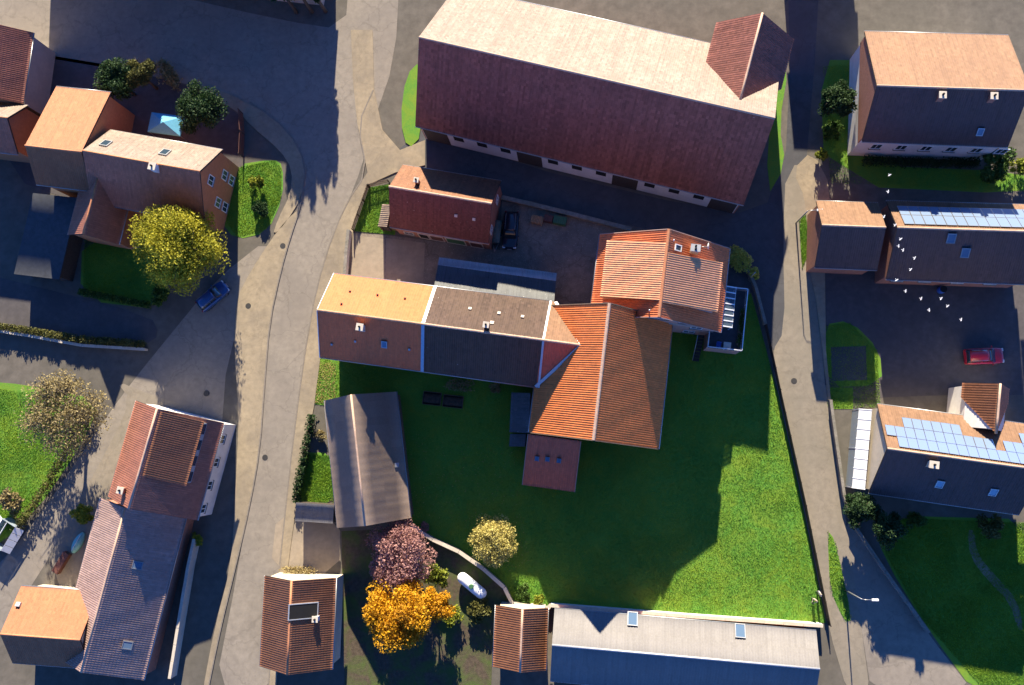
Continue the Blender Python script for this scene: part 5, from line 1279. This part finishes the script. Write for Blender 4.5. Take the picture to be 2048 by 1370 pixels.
def grass(label, px, n, hmin=.05, hmax=.13, name='grass_blades', m='blade', z=.028, wd=.035, cat='grass'):
    poly = [(W(u, v, 0).x, W(u, v, 0).y) for u, v in px]; a = np.array(poly); lo, hi = a.min(0), a.max(0)
    P = lo + (hi - lo) * rng.random((n, 2)); P = P[in_poly(P, poly)]; k = len(P)
    keep = rng.random(len(P)) < .45 + .75 * vnoise(P, 2.2, 9); P = P[keep]; k = len(P); th = rng.random(k) * 2 * np.pi; h = rng.uniform(hmin, hmax, k); lean = rng.normal(0, .05, (k, 2))
    dx = np.stack([np.cos(th), np.sin(th)], 1) * wd
    A = np.c_[P - dx, np.full(k, z)]; Bq = np.c_[P + dx, np.full(k, z)]; C = np.c_[P + lean, z + h]
    V = np.stack([A, Bq, C], 1).reshape(-1, 3)
    np_mesh(name, V, np.arange(3 * k).reshape(-1, 3), m, None, tint=np.clip(-.38 + .9 * vnoise(P, 4.5, 1) + .55 * vnoise(P, 1.4, 2) + .35 * vnoise(P, .5, 3) + .05 * np.sign(np.sin((P[:, 1] + .06 * P[:, 0]) * 2.6)) + rng.normal(0, .13, k), 0, 1), kind='stuff', label=label, cat=cat)
grass('short grass blades covering the big lawn', LAWN, 330000)
grass('short grass blades of the small fenced garden', GARD, 12000)
grass('grass blades of the left lawn under the straw tree', [(-20, 775), (60, 785), (180, 810), (150, 890), (50, 1040), (-20, 1090)], 60000)
for lb, px_, n_ in (('grass of the small lawn by the junction', [(548, 320), (563, 335), (563, 395), (533, 460), (475, 474), (448, 440), (472, 335)], 22000),
                    ('grass of the patch beside the brown shed', [(596, 910), (664, 910), (668, 1004), (592, 1004)], 12000),
                    ('grass of the lower right garden', [(1750, 1035), (2060, 1045), (2060, 1370), (1960, 1370), (1850, 1245), (1775, 1115)], 110000),
                    ('grass of the garden under the yellow tree', [(170, 476), (325, 486), (325, 612), (166, 594)], 26000),
                    ('grass of the narrow verge at the lower lane bend', [(1655, 1060), (1672, 1085), (1704, 1238), (1690, 1244), (1660, 1180)], 5000),
                    ('grass of the verge by the forecourt lamp', [(1598, 440), (1612, 425), (1618, 500), (1604, 540)], 3000),
                    ('grass around the paved square', [(1650, 652), (1700, 645), (1755, 700), (1760, 815), (1655, 815)], 12000),
                    ('grass around the white walled house', [(1645, 130), (1700, 130), (1705, 332), (2060, 350), (2060, 385), (1660, 366)], 36000)):
    grass(lb, px_, n_)
M['litter'] = leaf_mat('leaf_litter', (.22, .14, .04), (.50, .40, .15))
def litter(label, px, n, z=.1):
    poly = [(W(u, v, 0).x, W(u, v, 0).y) for u, v in px]; a = np.array(poly); lo, hi = a.min(0), a.max(0)
    P = lo + (hi - lo) * rng.random((n, 2)); P = P[in_poly(P, poly)]; k = len(P); th = rng.random(k) * 6.28; s = rng.uniform(.035, .075, k)
    ax = np.stack([np.cos(th), np.sin(th)], 1) * s[:, None]; bx = np.stack([-np.sin(th), np.cos(th)], 1) * s[:, None] * .7
    Z = lambda q: np.c_[q, z + rng.normal(0, .015, k)]
    V = np.stack([Z(P - ax), Z(P + bx), Z(P + ax), Z(P - bx)], 1).reshape(-1, 3)
    np_mesh('fallen_leaves', V, np.arange(4 * k).reshape(-1, 4), 'litter', None, tint=rng.random(k), kind='stuff', label=label, cat='leaves')
litter('yellow fallen leaves on the sunlit grass left of the farmhouse', [(640, 725), (672, 725), (672, 805), (630, 806)], 900)
litter('scattered fallen leaves on the shaded lawn', [(800, 860), (1040, 900), (1040, 1030), (830, 1040)], 420)
litter('fallen leaves around the lone golden tree', [(930, 1030), (1050, 1030), (1060, 1130), (1000, 1150), (930, 1090)], 360)

# ================================================================== BIRDS in flight over the right-hand roofs
M['bird'] = paint('white_feather', (.75, .75, .74), .7)
def bird_mesh():
    me = bpy.data.meshes.new('bird'); vs, fs = [], []
    for x, r in ((-.22, .015), (-.12, .045), (0, .06), (.1, .05), (.16, .035), (.2, .03), (.24, .006)):
        for k in range(8): vs.append((x, r * math.cos(k * math.pi / 4), r * math.sin(k * math.pi / 4)))
    for i in range(6):
        for k in range(8): q = (k + 1) % 8; fs.append((i * 8 + k, i * 8 + q, i * 8 + 8 + q, i * 8 + 8 + k))
    fs += [tuple(range(8))[::-1], tuple(range(48, 56))]
    me.from_pydata(vs, [], fs); me.materials.append(M['bird'])
    def slabm(nm, top):
        k = len(top); m2 = bpy.data.meshes.new(nm); v2 = [(x, y, z + .006) for x, y, z in top] + [(x, y, z - .006) for x, y, z in top]
        m2.from_pydata(v2, [], [tuple(range(k)), tuple(range(k, 2 * k))[::-1]] + [(i, (i + 1) % k, (i + 1) % k + k, i + k) for i in range(k)]); m2.materials.append(M['bird']); return m2
    wing = lambda s: slabm('wing', [(.09, s * .04, .02), (.13, s * .18, .07), (.06, s * .36, .05), (-.04, s * .30, .05), (-.07, s * .15, .06), (-.08, s * .04, .02)])
    return me, wing(1), wing(-1), slabm('tail', [(-.18, -.03, 0), (-.18, .03, 0), (-.32, .07, 0), (-.32, -.07, 0)])
bmz = bird_mesh()
for i, (u, v) in enumerate(((1779, 350), (1776, 383), (1768, 433), (1790, 450), (1801, 478), (1797, 492), (1806, 500), (1829, 516), (1821, 539), (1793, 560), (1811, 582), (1842, 597), (1882, 597), (1895, 612), (1858, 620), (1922, 639))):
    z = 16 + (i * 7 % 5); p = W(u, v, z)
    t = thing('bird', p, 'white bird in the loose flock flying over the right hand roofs', 'bird', 'white birds in flight', R(-60 + (i * 47 % 60))); t.scale = (.5, .5, .5)
    for nm, me in zip(('body', 'wing', 'wing', 'tail'), bmz):
        o = bpy.data.objects.new(nm, me); COL.objects.link(o); o.parent = t
